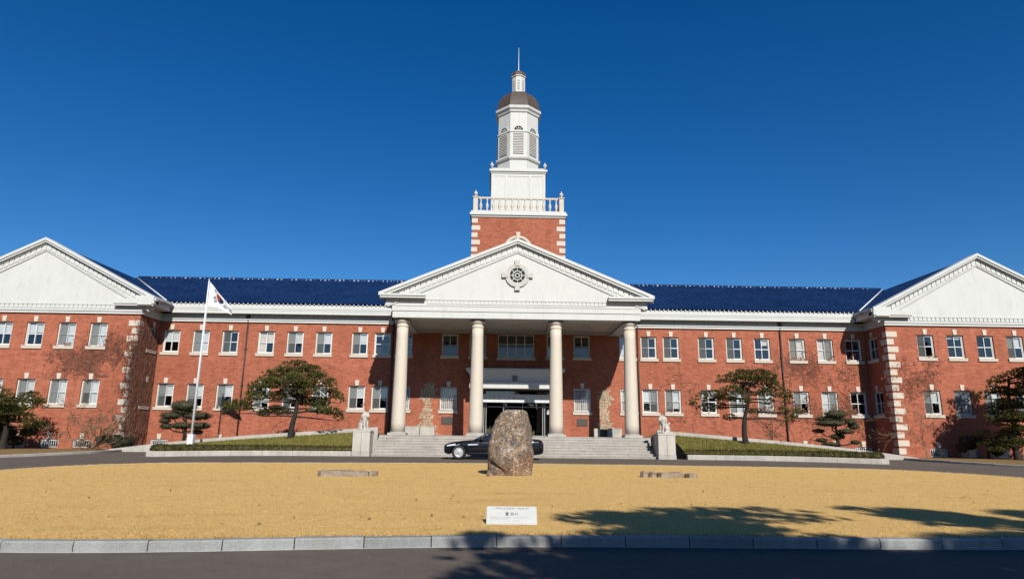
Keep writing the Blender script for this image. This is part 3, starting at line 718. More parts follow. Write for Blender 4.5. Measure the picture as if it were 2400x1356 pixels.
# ---- tower
TX, TY = .07, 50.82
def sq(q, h, z0, z1): q.box(TX-h, TX+h, TY-h, TY+h, z0, z1); return q
q = sq(MB(), 3.5, 9.5, 17.42); tw = q.build('tower_shaft', BRICK, B)
for s in (-1, 1): quoins(TX+s*3.5, TY-3.5, -s, 13.55, 17.35, .565, .37, .62, .42).build('quoin_stones', CREAM, tw, bevel=.012)
q = sq(MB(), 3.58, 17.424, 17.56); sq(q, 3.68, 17.562, 17.74); sq(q, 3.6, 17.742, 17.9); q.build('tower_cornice', WHITE, tw)
# arched hood behind the pediment's point
q = MB(); n = 18; vs = []
for i in range(n+1):
    a = math.pi*i/n
    for r in (.88, 1.07):
        for y in (TY-3.58, TY-3.49): vs.append((TX-.02+r*math.cos(a), y, 14.92+r*math.sin(a)))
fs = []
for i in range(n):
    b, e = 4*i, 4*i+4; fs += [(b, b+2, e+2, e), (b+2, b+3, e+3, e+2), (b, e, e+1, b+1)]
q.add(vs, fs); q.poly_prism([(TX-.13, 15.75), (TX+.09, 15.75), (TX+.14, 16.25), (TX-.18, 16.25)], 'y', TY-3.63, TY-3.49); q.build('arch_hood', CREAM, tw)
q = MB(); q.box(TX-3.3, TX+3.3, TY-3.38, TY-3.22, 18.95, 19.08); q.box(TX-3.3, TX+3.3, TY-3.36, TY-3.24, 17.93, 18.02)
for s in (-1, 1): q.box(TX+s*3.3-.08, TX+s*3.3+.08, TY-3.2, TY+3.3, 18.951, 19.081); q.box(TX+s*3.3-.06, TX+s*3.3+.06, TY-3.2, TY+3.3, 17.931, 18.021)
q.box(TX-3.2, TX+3.2, TY+3.22, TY+3.38, 18.952, 19.079)
ba = q.build('balustrade', CREAM, B)
blm = MB(); blm.lathe([(.07, 0), (.07, .06), (.05, .1), (.115, .3), (.12, .4), (.06, .6), (.045, .75), (.07, .84), (.07, .93)], n=10); blm = blm.mesh('baluster', CREAM)
for k in range(13):
    u = -2.88+5.76*k/12
    put('baluster', blm, ba, (TX+u, TY-3.3, 18.02)); 
    if k % 1 == 0: put('baluster', blm, ba, (TX-3.3, TY+u, 18.02)); put('baluster', blm, ba, (TX+3.3, TY+u, 18.02))
pm = MB(); pm.box(-.17, .17, -.17, .17, 0, 1.12); pm.box(-.22, .22, -.22, .22, 1.121, 1.2); pm = pm.mesh('corner_post', CREAM)
fm = MB(); fm.lathe([(.09, 0), (.06, .05), (.05, .1), (.14, .18), (.155, .27), (.11, .37), (.03, .42), (.03, .52), (.01, .54)], n=14); fm = fm.mesh('finial', CREAM)
for s in (-1, 1):
    for t in (-1, 1):
        p_ = put('corner_post', pm, ba, (TX+s*3.28, TY+t*3.28, 17.9)); put('finial', fm, ba, (TX+s*3.28, TY+t*3.28, 19.12))
# square white stage
q = sq(MB(), 2.13, 17.902, 21.55); st_ = q.build('tower_stage', WHITE, B)
q = sq(MB(), 2.19, 21.552, 21.68); sq(q, 2.28, 21.682, 21.86); sq(q, 2.12, 21.862, 22.0)
for u in (-2.13, -.95, .95, 2.13): q.box(TX+u-.09+.09*(u < -2)-.09*(u > 2), TX+u+.09+.09*(u < -2)-.09*(u > 2), TY-2.165, TY-2.131, 17.95, 21.5)
q.box(TX-2.1, TX+2.1, TY-2.16, TY-2.132, 21.3, 21.49)
q.build('stage_cornice', WHITE, st_)
for s in (-1, 1):
    for t in (-1, 1): put('finial', fm, st_, (TX+s*2.1, TY+t*2.1, 21.98))
# octagonal belfry
def octo(q, lv): q.lathe([(a/math.cos(math.pi/8), z) for a, z in lv], (TX, TY, 0), 8, off=.5, smooth=False)
q = MB(); octo(q, [(1.66, 22.0), (1.66, 22.95), (1.76, 22.98), (1.82, 23.1), (1.82, 23.2), (1.70, 23.24), (1.66, 23.3), (1.66, 25.34), (1.72, 25.36), (1.72, 25.46), (1.64, 25.5), (1.62, 27.1), (1.70, 27.14), (1.74, 27.3), (1.86, 27.42), (1.88, 27.62), (1.80, 27.68)])
be = q.build('belfry', WHITE, B)
for k in range(8):
    ang = k*math.pi/4; lv = MB()
    lv.box(-.41, .41, -.012, .02, 0, 1.86)
    for j in range(13):
        z = .03+j*.142; lv.poly_prism([(-.075, z), (-.015, z+.12), (.0, z+.12), (-.06, z)], 'x', -.41, .41, 1)
    o = put('louver', lv.mesh('louver', [simple('louver_shade', (.40, .39, .37), .8) if k == 0 else bpy.data.materials['louver_shade'], GREYM]), be, (TX+1.665*math.sin(ang), TY-1.665*math.cos(ang), 23.45), ang)
    fl = MB(); n = 12; vs = []; fs = []
    for i in range(n+1):
        a = math.pi*i/n
        for r in (.36, .47):
            for y in (-.05, .02): vs.append((r*math.cos(a), y, r*math.sin(a)))
    for i in range(n): b, e = 4*i, 4*i+4; fs += [(b, b+2, e+2, e), (b+2, b+3, e+3, e+2), (b, e, e+1, b+1)]
    fl.add(vs, fs)
    fl.add([(0, -.006, 0)]+[(.37*math.cos(math.pi*i/n), -.006, .37*math.sin(math.pi*i/n)) for i in range(n+1)], [(0, i+1, i+2) for i in range(n)], 1)
    for a in (.25, .5, .75):
        c_, s_ = math.cos(a*math.pi), math.sin(a*math.pi); fl.tube([(0, -.02, 0), (.37*c_, -.02, .37*s_)], .022, 4)
    fl.tube([(.19*math.cos(math.pi*i/8), -.02, .19*math.sin(math.pi*i/8)) for i in range(9)], .022, 4); fl.box(-.47, .47, -.05, .02, -.05, -.001)
    put('fanlight', fl.mesh('fanlight', [WHITE, bpy.data.materials['dark_interior']]), be, (TX+1.645*math.sin(ang), TY-1.645*math.cos(ang), 25.52), ang)
q = MB(); prof = []
for k in range(10):
    t = k/9; prof.append((.55+1.22*math.cos(t*math.pi/2)**.9, 27.69+1.75*math.sin(t*math.pi/2)**1.1))
octo(q, prof); q.build('dome', DOME, B)
q = MB(); octo(q, [(.6, 29.28), (.6, 29.44), (.53, 29.48), (.53, 30.98), (.6, 31.04), (.62, 31.14)]); la = q.build('lantern', WHITE, B)
for k in range(8):
    ang = k*math.pi/4; lv = MB(); lv.box(-.09, .09, -.012, .01, 0, .95)
    for j in range(6): lv.box(-.1, .1, -.03, -.0125, .05+j*.155, .11+j*.155, 1)
    put('louver', lv.mesh('lantern_louver', [bpy.data.materials['louver_shade'], GREYM]), la, (TX+.532*math.sin(ang), TY-.532*math.cos(ang), 29.78), ang)
q = MB(); prof = [(.62*math.cos(k/7*math.pi/2)**.9+.02, 31.14+.58*math.sin(k/7*math.pi/2)) for k in range(8)]; octo(q, prof); q.build('lantern_dome', DOME, B)
q = MB(); q.lathe([(.1, 31.68), (.13, 31.78), (.05, 31.87), (.035, 31.95), (.02, 33.3), (.012, 34.02)], (TX, TY, 0), 8); q.build('spire', SASH, B)

# ------------------------------------------------------------------ steps, pedestals, ramps, beds
q = MB(); n = 8; y0 = 38.55; x0, x1 = -8.46, 7.86
for k in range(n):
    za, zb = .06+(1.268-.06)*k/n, .06+(1.268-.06)*(k+1)/n; y = y0+.335*k; rs = random.Random(k); x = x0
    while x < x1-.01:
        ln = min(x1-x, rs.uniform(1.1, 2.2)); ln = x1-x if x1-x-ln < .5 else ln
        j = rs.uniform(-.004, .004); q.box(x+.004, x+ln-.004, y+j, y0+.335*n+.05, za-.2 if k == 0 else za, zb+j-.012)
        q.box(x+.004, x+ln-.004, y+j-.025, y+.3, zb+j-.045+.003, zb+j)
        x += ln
tag(q.build('entrance_steps', GRANF), 'broad flight of pale granite steps climbing to the white columned portico', 'steps')
lions = []
for sx, xa, xb in ((-1, -9.46, -8.5), (1, 7.88, 8.86)):
    yb = 38.15
    t = thing('stone_pedestal', 'pale granite pedestal block %s of the entrance steps, carrying a lion statue' % ('at the left end' if sx < 0 else 'at the right end'), 'pedestal', (0, 0, 0), group='pedestals beside the steps')
    q = MB(); mid = (xa+xb)/2
    for a, b in ((xa, mid-.006), (mid+.006, xb)): q.box(a, b, yb, yb+.98, .33, 1.42)
    q.build('shaft', GRANP, t, bevel=.01)
    q = MB()
    for a, b in ((xa-.02, mid-.005), (mid+.005, xb+.02)): q.box(a, b, yb-.03, yb+1.0, -.05, .325)
    q.build('plinth', GRAN, t, bevel=.012)
    q = MB(); q.box(xa-.02, xb+.02, yb-.02, yb+1.0, 1.425, 1.52); q.build('cap', GRANP, t, bevel=.012)
    # cheek wall between pedestal and portico
    a, b = (xa+.02, xa+.45) if sx < 0 else (xb-.45, xb-.02)
    q = MB(); q.box(a, b, yb+1.0, 42.0, -.05, 1.36); q.box(a-.03, b+.03, yb+1.01, 42.0, 1.362, 1.44)
    tag(q.build('cheek_wall', GRAN), 'low granite wall running back from the %s lion pedestal beside the steps' % ('left' if sx < 0 else 'right'), 'wall', 'walls beside the steps')
    lions.append(((xa+xb)/2, yb+.45, 1.52, sx))
# low granite blocks by the end columns
for nm, xs in (('left', ((-7.65, -6.62), (-6.56, -5.6))), ('right', ((6.35, 7.28),))):
    for i, (a, b) in enumerate(xs):
        q = MB(); q.box(a, b, 45.9, 46.2, 1.27, 1.83); q.box(a-.01, b+.01, 45.88, 46.22, 1.832, 1.87)
        tag(q.build('granite_block', GRAN, None, bevel=.01), ['low granite block behind the leftmost column', 'low granite block in front of the rubble patch, right of the leftmost column'][i] if nm == 'left' else 'low granite block behind the rightmost column', 'stone block', 'granite blocks in the portico')
q = MB(); q.box(5.62, 6.3, 45.92, 46.18, 1.27, 1.8); tag(q.build('dark_planter_box', simple('dark_box', (.03, .032, .036), .35)), 'black box standing between pale posts beside the rightmost column', 'box')
q = MB(); q.box(5.36, 5.6, 45.9, 46.2, 1.27, 1.85); tag(q.build('granite_post', GRAN, None, bevel=.01), 'short pale granite post left of the black box in the portico', 'post')

RT = [(8.5, 1.76), (12, 1.50), (16.4, 1.17), (20, .85), (22.3, .60), (24.6, .30), (25.6, .16)]
def rtop(x):
    x = abs(x)
    for (a, za), (b, zb) in zip(RT, RT[1:]):
        if x <= b: return za+(zb-za)*max(0, (x-a)/(b-a))
    return RT[-1][1]
YR = 42.0
for sx in (-1, 1):
    q = MB(); bl = 1.3; x = 8.75
    while x < 25.2:
        xb = min(25.4, x+bl); a, b = x+.004, xb-.004
        vs = [(sx*a, YR, -.1), (sx*b, YR, -.1), (sx*b, YR, rtop(b)), (sx*a, YR, rtop(a)), (sx*a, YR+.26, -.1), (sx*b, YR+.26, -.1), (sx*b, YR+.26, rtop(b)), (sx*a, YR+.26, rtop(a))]
        fs = [(0, 1, 2, 3), (7, 6, 5, 4), (3, 2, 6, 7), (0, 3, 7, 4), (1, 5, 6, 2)]
        q.add(vs, fs if sx > 0 else [f[::-1] for f in fs]); x = xb
    tag(q.build('ramp_wall', GRAN), 'sloping granite edge wall of the driveway ramp rising to the portico from the %s' % ('left' if sx < 0 else 'right'), 'wall', 'ramp walls')
    q = MB(); xs = [8.2+.7*i for i in range(26)]; vs = []
    for x in xs: vs += [(sx*x, YR+.26, rtop(x)-.3 if x > 9 else 1.262), (sx*x, 48.0, rtop(x)-.3 if x > 9 else 1.262)]
    q.add(vs, [(2*i, 2*i+1, 2*i+3, 2*i+2) for i in range(len(xs)-1)]); q.build('ramp', ASPH)['kind'] = 'structure'

def bedfront(ax): return 38.08-.030*max(0, ax-9.5)**2+.0*ax
def bank_front(x): return min(YR-.05, bedfront(min(x, 19.1))+.3+max(0, x-19.1)*1.95)
def bed_z(ax, u):      # u: 0 at the hedge, 1 at the ramp wall
    return .42+(rtop(ax)-.24-.42)*u**.85+.06*math.sin(ax*1.7+u*3)*u*(1-u)
for sx in (-1, 1):
    path = [(-sx*0+sx*x, bedfront(x)) for x in [9.5+.5*i for i in range(20)]]+[(sx*19.3, 35.25), (sx*19.55, 35.5), (sx*19.6, 35.95)]
    pts = [Vector(p) for p in path]
    if sx < 0: pts = pts[::-1]
    kerb_run('planter_kerb', pts, .34, .27, gz, GRAN, 1.5, False)
    # green slope
    xs = [9.47+.358*i for i in range(36)]; us = [i/12 for i in range(13)]; vs = []; fs = []
    for x in xs:
        yf = bank_front(x)
        for u in us:
            y = yf+(YR+.02-yf)*u; z = bed_z(x, u); vs.append((sx*x, y, z))
    n = len(us)
    for i in range(len(xs)-1):
        for j in range(n-1):
            f = (i*n+j, (i+1)*n+j, (i+1)*n+j+1, i*n+j+1); fs.append(f if sx > 0 else f[::-1])
    q = MB(); q.add(vs, fs, 0, True); q.build('grass_bank', GREEN)['kind'] = 'structure'
    # short turf blades on the bank
    rb = random.Random(50+sx); q = MB()
    for k in range(16000):
        x = rb.uniform(9.5, 21.4); u = rb.random(); yf = bank_front(x); y = yf+(YR-yf)*u; z = bed_z(x, u); a = rb.uniform(0, 6.28); h = rb.uniform(.04, .10); c_, s_ = math.cos(a)*.03, math.sin(a)*.03
        q.add([(sx*x-c_, y-s_, z-.01), (sx*x+c_, y+s_, z-.01), (sx*x+rb.uniform(-.04, .04), y+rb.uniform(-.04, .04), z+h)], [(0, 1, 2)])
    q.build('turf_blades', GREEN)['kind'] = 'stuff'

# ---- beds before the wings
def bed_edge(sx):
    return [Vector((sx*x, y)) for x, y in ((24.3, 41.9), (23.9, 40.0), (23.75, 38.3), (24.1, 36.2), (25.1, 33.2), (26.8, 29), (29.5, 24), (33, 20))]
for sx in (-1, 1):
    e = catmull(bed_edge(sx), 5, False); q = MB(); vs = []
    for p in e: vs += [(p.x, p.y, gz(*p)+.10), (sx*60, p.y+8, gz(0, 40)+.16)]
    vs = []
    ts = [0, .05, .12, .25, .5, 1]
    fs = []; 
    for p in e:
        for t in ts:
            X = p.x+(sx*60-p.x)*t; Y = p.y+(YW+.02-p.y)*min(1, 0); vs.append((X, p.y, gz(X, p.y)+.09+.03*math.sin(X*2.1+p.y)*min(1, t*20)))
    n = len(ts)
    for i in range(len(e)-1):
        for j in range(n-1):
            f = (i*n+j, (i+1)*n+j, (i+1)*n+j+1, i*n+j+1); fs.append(f if sx < 0 else f[::-1])
    q.add(vs, fs, 0, True)
    x0 = sx*24.3; q.add([(x0, 41.9, .18), (sx*60, 41.9, .18), (sx*60, 45.25, .16), (x0+sx*.4, 45.25, .16)], [(0, 1, 2, 3)] if sx > 0 else [(0, 3, 2, 1)])
    q.build('planting_bed', SOIL)['kind'] = 'structure'
    kerb_run('bed_kerb', e if sx < 0 else e[::-1], .16, .13, gz, GRAN, 1.2, False) if False else kerb_run('bed_kerb', e[::-1] if sx < 0 else e, .16, .13, gz, GRAN, 1.2, False)

# ------------------------------------------------------------------ vegetation
def tuft(q, p, d, L, n, rnd, wd=.022):
    """needles radiating around direction d"""
    d = Vector(d).normalized(); a = d.orthogonal().normalized(); b = d.cross(a); p = Vector(p)
    for i in range(n):
        t = rnd.uniform(0, 6.283); sp = rnd.uniform(.25, 1.0); v = (d+(a*math.cos(t)+b*math.sin(t))*sp).normalized()*L*rnd.uniform(.7, 1.15)
        s = v.cross(Vector((rnd.uniform(-1, 1), rnd.uniform(-1, 1), rnd.uniform(-1, 1)))).normalized()*wd
        q.v += [tuple(p-s), tuple(p+s), tuple(p+v)]; k = len(q.v); q.f.append((k-3, k-2, k-1)); q.m.append(0); q.sm.append(False)
def pine(name, label, base, s, pads, seed, trunk, mat=NEED, cat='pine tree', group=None, dens=1.0, tr=.22, px=None, L=.17, wd=.022, nn=9):
    """pads: (dx, dz, rx, rz) in units of s metres from the foot; trunk: list of (dx, dz)"""
    rnd = random.Random(seed); t = thing(name, label, cat, base, group=group)
    fo = MB(); br = MB(); tp = [Vector((a*s, rnd.uniform(-.12, .12)*(i > 0), b*s)) for i, (a, b) in enumerate(trunk)]
    tc = catmull(tp, 5, False); n = len(tc); br.tube(tc, [tr*(1-.72*i/(n-1))*(1+.45*max(0, 1-i/3)) for i in range(n)], 9)
    for pd in pads:
        dx, dz, rx, rz = pd[:4]; rx, rz = rx*s*1.10, rz*s*1.38; dep = rnd.uniform(-1, 1)*max(.15, 1.6*(1-abs(dx)*s/4.5)) if abs(dx)*s < 3.6 else rnd.uniform(-.4, .4)
        dep = pd[4]*s if len(pd) > 4 else dep
        c = Vector((dx*s, dep, dz*s)); ry = pd[5]*s if len(pd) > 5 else max(.35, rx*rnd.uniform(.7, 1.0)); area = rx*ry
        cnt = int(max(24, area*210*dens))
        # branch
        k = min(n-1, max(1, int(n*rnd.uniform(.5, .95)))); 
        cand = [i for i in range(n) if tc[i].z < c.z+.1]; k = cand[-1] if cand else n//3
        k = max(n//3, min(k, n-1)); a = tc[k]; mid = a.lerp(c, .5)+Vector((0, 0, -.12*s+rnd.uniform(-.1, .12))); e = c+Vector((0, 0, -rz*.5))
        br.tube(catmull([a, mid, e], 4, False), [tr*.32*(1-.8*i/8) for i in range(9)], 5)
        for j in range(4):
            q_ = c+Vector((rnd.uniform(-.7, .7)*rx, rnd.uniform(-.7, .7)*ry, -rz*.2)); br.tube([e, e.lerp(q_, .5)+Vector((0, 0, .04)), q_], [tr*.09, tr*.06, tr*.03], 4)
        for j in range(cnt):
            th = rnd.uniform(0, 6.283); u = math.sqrt(rnd.random()); zz = rnd.uniform(-.6, 1)
            rr = math.sqrt(max(.05, 1-max(0, zz)**2))*(1+.18*math.sin(3*th+seed))
            p = c+Vector((rx*u*rr*math.cos(th), ry*u*rr*math.sin(th), rz*zz*(1 if zz > 0 else .6)))
            d = Vector((math.cos(th)*u*.8, math.sin(th)*u*.8, .85+rnd.uniform(-.4, .3)))
            tuft(fo, p, d, L*rnd.uniform(.8, 1.2), nn, rnd, wd)
    br.build('trunk', BARK, t); fo.build('crown', mat, t); return t
pxm = 41/1536.7
P1 = [(693,868,38,14),(655,880,35,14),(730,880,35,14),(625,890,18,14),(700,898,30,12),(750,900,30,14),(775,912,18,16),(640,908,38,12),(605,918,22,12),(680,920,30,12),(725,922,28,12),(770,930,25,12),(797,938,12,12),(612,937,22,9),(690,942,26,11),(650,934,22,8),(735,947,35,10),(562,958,34,12),(640,966,34,9),(614,973,14,6),(752,962,24,6),(775,967,25,8),(790,978,12,10),(545,966,12,8),(660,895,28,12),(715,908,25,10),(590,925,12,8),(580,948,14,8)]
P2 = [(1770,888,45,13),(1735,888,30,13),(1800,897,30,11),(1705,895,20,10),(1825,905,15,8),(1688,893,9,9),(1758,905,25,7),(1700,923,28,9),(1670,931,22,9),(1640,936,14,8),(1618,948,10,9),(1690,939,22,8),(1726,942,20,8),(1760,917,18,7),(1785,926,22,9),(1840,925,22,11),(1852,940,12,9),(1655,957,16,11),(1716,981,16,7),(1772,966,12,7),(1832,966,16,8),(1848,983,16,9),(1870,966,13,7),(1692,956,16,7),(1790,946,13,7),(1815,915,18,8)]
def rel(P, bx, by, k=.065): return [((cx-bx)-k*(by-cy), by-cy, rx, rz) for cx, cy, rx, rz in P]
pine('pine_tree', 'sculpted green pine with a broad dark crown on the left grass bank', (-13.85, 41.0, .72), pxm, rel(P1, 680, 1035, .084), 11, [(0, -6), (2, 35), (8, 75), (8, 110), (4, 145)], group='pines on the grass banks', tr=.2, dens=1.6)
pine('pine_tree', 'airy green pine with bare forked branches on the right grass bank', (13.95, 40.9, .80), pxm, rel(P2, 1747, 1044, -.062), 12, [(0, -6), (-2, 40), (4, 75), (10, 100), (14, 140)], group='pines on the grass banks', dens=1.2, tr=.19)
P3 = [(20,925,40,15),(60,935,30,14),(30,945,45,14),(75,950,24,12),(15,965,40,12),(60,970,34,10),(95,985,14,9),(85,1000,22,9),(30,985,40,10),(-25,950,40,18),(-20,980,40,15),(100,998,9,8),(50,955,35,12),(-50,930,40,16)]
pine('pine_tree', 'bushy pine cut by the left edge, spreading in front of the brick wall', (-31.2, 41.4, .18), .0255, rel(P3, 25, 1052, .165), 13, [(0, -4), (3, 40), (-2, 80), (6, 120)], dens=1.6, tr=.2, group='pines by the wings')
P4 = [(2390,882,40,11),(2350,895,22,9),(2405,900,30,10),(2330,908,14,7),(2350,922,28,9),(2400,925,40,10),(2312,932,14,8),(2330,950,24,9),(2375,955,34,11),(2420,950,40,12),(2315,968,12,8),(2345,980,34,10),(2395,985,40,10),(2360,1005,20,7),(2410,1015,36,10),(2340,1040,26,7),(2450,900,40,14),(2460,980,40,14),(2300,985,8,7),(2375,1045,20,6),(2440,1040,30,8),(2320,1020,16,7),(2360,1030,22,9),(2395,1040,30,9),(2330,995,16,8),(2380,970,24,9),(2345,1055,20,6)]
pine('pine_tree', 'gappy dark pine cut by the right edge, standing before the brick wall', (31.2, 41.4, .18), .0270, rel(P4, 2388, 1075, -.147), 14, [(0, -4), (-3, 45), (4, 95), (2, 150), (6, 185)], dens=1.3, tr=.2, group='pines by the wings')

def leafy(q, c, rx, ry, rz, cnt, rnd, size=.06, core=True, up=.0):
    if core: q.ball(c, rx*.86, ry*.86, rz*.84, 12, 7)
    for j in range(cnt):
        z = rnd.uniform(-1, 1); th = rnd.uniform(0, 6.283); r = math.sqrt(1-z*z); n_ = Vector((r*math.cos(th)/rx, r*math.sin(th)/ry, z/rz)).normalized()
        k = rnd.uniform(.84, 1.06); p = Vector((c[0]+rx*k*r*math.cos(th), c[1]+ry*k*r*math.sin(th), c[2]+rz*k*z))
        a = (n_+Vector((rnd.uniform(-.9, .9), rnd.uniform(-.9, .9), rnd.uniform(-.9, .9)))).normalized(); s = a.orthogonal().normalized()*size*rnd.uniform(.6, 1.2); d = a.cross(s)*.6
        q.add([p-s, p+d, p+s, p-d], [(0, 1, 2, 3)])
def topiary(label, base, s, pads, seed):
    rnd = random.Random(seed); t = thing('cloud_pruned_yew', label, 'topiary shrub', base, group='cloud pruned yews'); q = MB(); b = MB()
    top = max(p[1] for p in pads)*s; b.tube([(0, 0, -.15), (.05, 0, top*.4), (-.04, 0, top*.8)], [.11, .08, .04], 7)
    for dx, dz, rx, rz in pads:
        c = Vector((dx*s, rnd.uniform(-.35, .35), dz*s)); leafy(q, c, rx*s, rx*s*.8, rz*s, int(260+rx*rz*1.6), rnd, .045)
        z0 = min(c.z-.1, top*.8)*.75; b.tube([(0, 0, max(.1, z0-.1)), (c.x*.6, c.y*.6, z0), (c.x, c.y, c.z)], [.05, .04, .025], 5)
    b.build('trunk', BARK, t); q.build('crown', YEW, t)
T1 = [(437,955,31,13),(408,977,25,9),(458,977,35,10),(430,968,25,8),(395,989,13,6),(398,1001,14,7),(430,999,24,8),(472,999,25,8),(463,1013,11,6)]
T2 = [(1957,972,26,10),(1955,983,35,8),(1945,993,36,8),(1990,989,13,7),(2000,999,13,7),(1925,1010,14,5),(1978,1011,20,6),(1967,1023,18,7),(1930,1031,14,5),(2003,1035,10,5),(1950,1040,22,5)]
topiary('dark cloud pruned yew behind the white flagpole', (-21.0, 42.75, .78), .0277, rel(T1, 433, 1032, .115), 3)
topiary('olive cloud pruned yew near the dark corner of the right wing', (20.55, 42.75, .8), .0277, rel(T2, 1965, 1047, -.09), 4)
# hedges
for sx in (-1, 1):
    rnd = random.Random(20+sx); q = MB(); xs = [9.7+.32*i for i in range(34)]
    for x in xs:
        ax = min(x, 19.45); y = bedfront(min(ax, 19.1))+.62+(max(0, ax-19.1)*1.2)
        leafy(q, Vector((sx*ax, y, .40)), .30, .34, .27, 150, rnd, .05)
        leafy(q, Vector((sx*ax, y+.42, .45)), .30, .34, .24, 70, rnd, .05)
    tag(q.build('hedge', HEDGE), 'low trimmed hedge along the kerb below the %s grass bank' % ('left' if sx < 0 else 'right'), 'hedge', 'hedges along the kerb')

LEAFY = [True]
KEEP = [(X-.72, X+.72, z0-.1, z0+h+.1) for X in [s_*x for s_ in (-1, 1) for x in WX]+[s_*A+k*S_ for s_ in (-1, 1) for k in range(-2, 3)] for z0, h in ((ZU0, HU), (ZL0, HL), (.2, .55))]
def blocked(p): return any(a < p.x < b and c < p.z < d for a, b, c, d in KEEP) or p.z > 9.1
def twigs(q, start, d, L, depth, rnd, r, plane=None, droop=0):
    """recursive bare branches; plane=(axis, value) keeps them against a wall"""
    pts = [Vector(start)]; d = Vector(d).normalized(); n = 5
    for i in range(n):
        if plane and plane[0] == 1 and i > 0 and blocked(pts[-1]): break
        j = Vector((rnd.uniform(-1, 1), rnd.uniform(-1, 1), rnd.uniform(-1, 1)))*.42
        if plane: j[plane[0]] = 0
        d = (d+j+Vector((0, 0, -droop))).normalized(); p = pts[-1]+d*L/n
        if plane: p[plane[0]] = plane[1]+rnd.uniform(-.035, .0)*plane[2]
        pts.append(p)
    n = len(pts)-1
    if n < 1: return
    q.tube(pts, [r*(1-.6*i/n) for i in range(n+1)], 3, smooth=False)
    if depth <= 1 and LEAFY[0]:
        for k in range(rnd.choice((0, 0, 0, 1))):
            p = pts[rnd.randint(1, n)]; a_ = Vector((rnd.uniform(-1, 1), rnd.uniform(-1, 1), rnd.uniform(-1, 1)))
            if plane: a_[plane[0]] *= .3
            a_ = a_.normalized()*rnd.uniform(.03, .07); b_ = a_.cross(Vector((0, 1, 0) if not plane or plane[0] == 1 else (1, 0, 0)))*rnd.uniform(.5, .9)
            q.add([p-a_, p+b_, p+a_, p-b_], [(0, 1, 2, 3)])
    if depth > 0:
        for k in range(rnd.choice((2, 3, 3))):
            p = pts[rnd.randint(1, n)]; a = rnd.uniform(.4, 1.1)*rnd.choice((-1, 1))
            ax = Vector((0, 0, 0)); ax[plane[0] if plane else rnd.randint(0, 2)] = 1
            nd = Matrix.Rotation(a, 3, ax) @ d
            twigs(q, p, nd, L*rnd.uniform(.5, .8), depth-1, rnd, r*.65, plane, droop)
def vine(label, starts, seed, plane, L, depth=4, r=.016, cnt=1):
    rnd = random.Random(seed); q = MB()
    for s_, d in starts:
        for k in range(cnt): twigs(q, s_, (d[0]+rnd.uniform(-.3, .3)*(plane[0] != 0), d[1]+rnd.uniform(-.3, .3)*(plane[0] != 1), d[2]), L*rnd.uniform(.8, 1.2), depth, rnd, r, plane)
    return tag(q.build('climbing_vine', TWIG), label, 'vine', 'bare vines on the brick')
PW = (1, YW-.02, 1); PM = (1, 47.98, 1)
vine('bare brown vine spreading over the left wing wall beside the quoins', [((-28.0, YW, 4.9), (-.7, 0, .6)), ((-27.4, YW, 5.2), (-.3, 0, 1)), ((-29.5, YW, 5.3), (-.8, 0, .4)), ((-27.6, YW, 4.9), (-1, 0, .3)), ((-28.6, YW, 5.6), (-.5, 0, .5)), ((-27.5, YW, 6.0), (-.8, 0, .2))], 31, PW, 1.5, 5, .02, 3)
vine('dense bare vine covering the shaded side wall of the left wing', [((-26, 45.35+.34*k, z), (0, random.uniform(-.4, .4), 1)) for k in range(8) for z in (.2, 1.2, 2.4, 3.6, 4.8, 5.8)], 32, (0, -26.02, -1), 1.6, 5, .03, 2)
vine('thin bare vine on the brick left of the portico column', [((-10.6, 48, 1.2), (-.2, 0, 1)), ((-13.5, 48, 1.0), (.3, 0, 1)), ((-17.5, 48, .9), (.2, 0, 1)), ((-22.3, 48, .8), (.1, 0, 1)), ((-24.3, 48, .6), (0, 0, 1)), ((-16, 48, 4.9), (.6, 0, .3))], 33, PM, 2.0, 4, .014, 1)
vine('thin bare vine on the brick right of the portico column', [((9.6, 48, 1.7), (.2, 0, 1)), ((11.6, 48, 1.5), (.2, 0, 1)), ((13.0, 48, 1.4), (-.2, 0, 1)), ((10.8, 48, 4.9), (.8, 0, .5)), ((13.5, 48, 5.0), (-.5, 0, .5)), ((15.2, 48, 1.3), (0, 0, 1)), ((17, 48, 1.2), (0, 0, 1))], 34, PM, 2.0, 4, .014, 1)
vine('dense bare vine on the brick between the downpipe and the right wing', [((x, 48, z), (random.uniform(-.5, .5), 0, 1)) for x in (18.5, 20.1, 21.2, 22.1, 23.4, 24.2) for z in (.9, 2.4, 4.9)], 35, PM, 1.9, 5, .017, 2)
vine('bare vine creeping from the quoins across the right wing wall', [((26.6, YW, 4.6), (.6, 0, .5)), ((26.9, YW, 5.4), (1, 0, .1)), ((26.8, YW, 1.6), (.4, 0, .8)), ((27.4, YW, 5.9), (1, 0, .1)), ((26.8, YW, 3.6), (.5, 0, .7))], 36, PW, 1.6, 5, .014, 2)

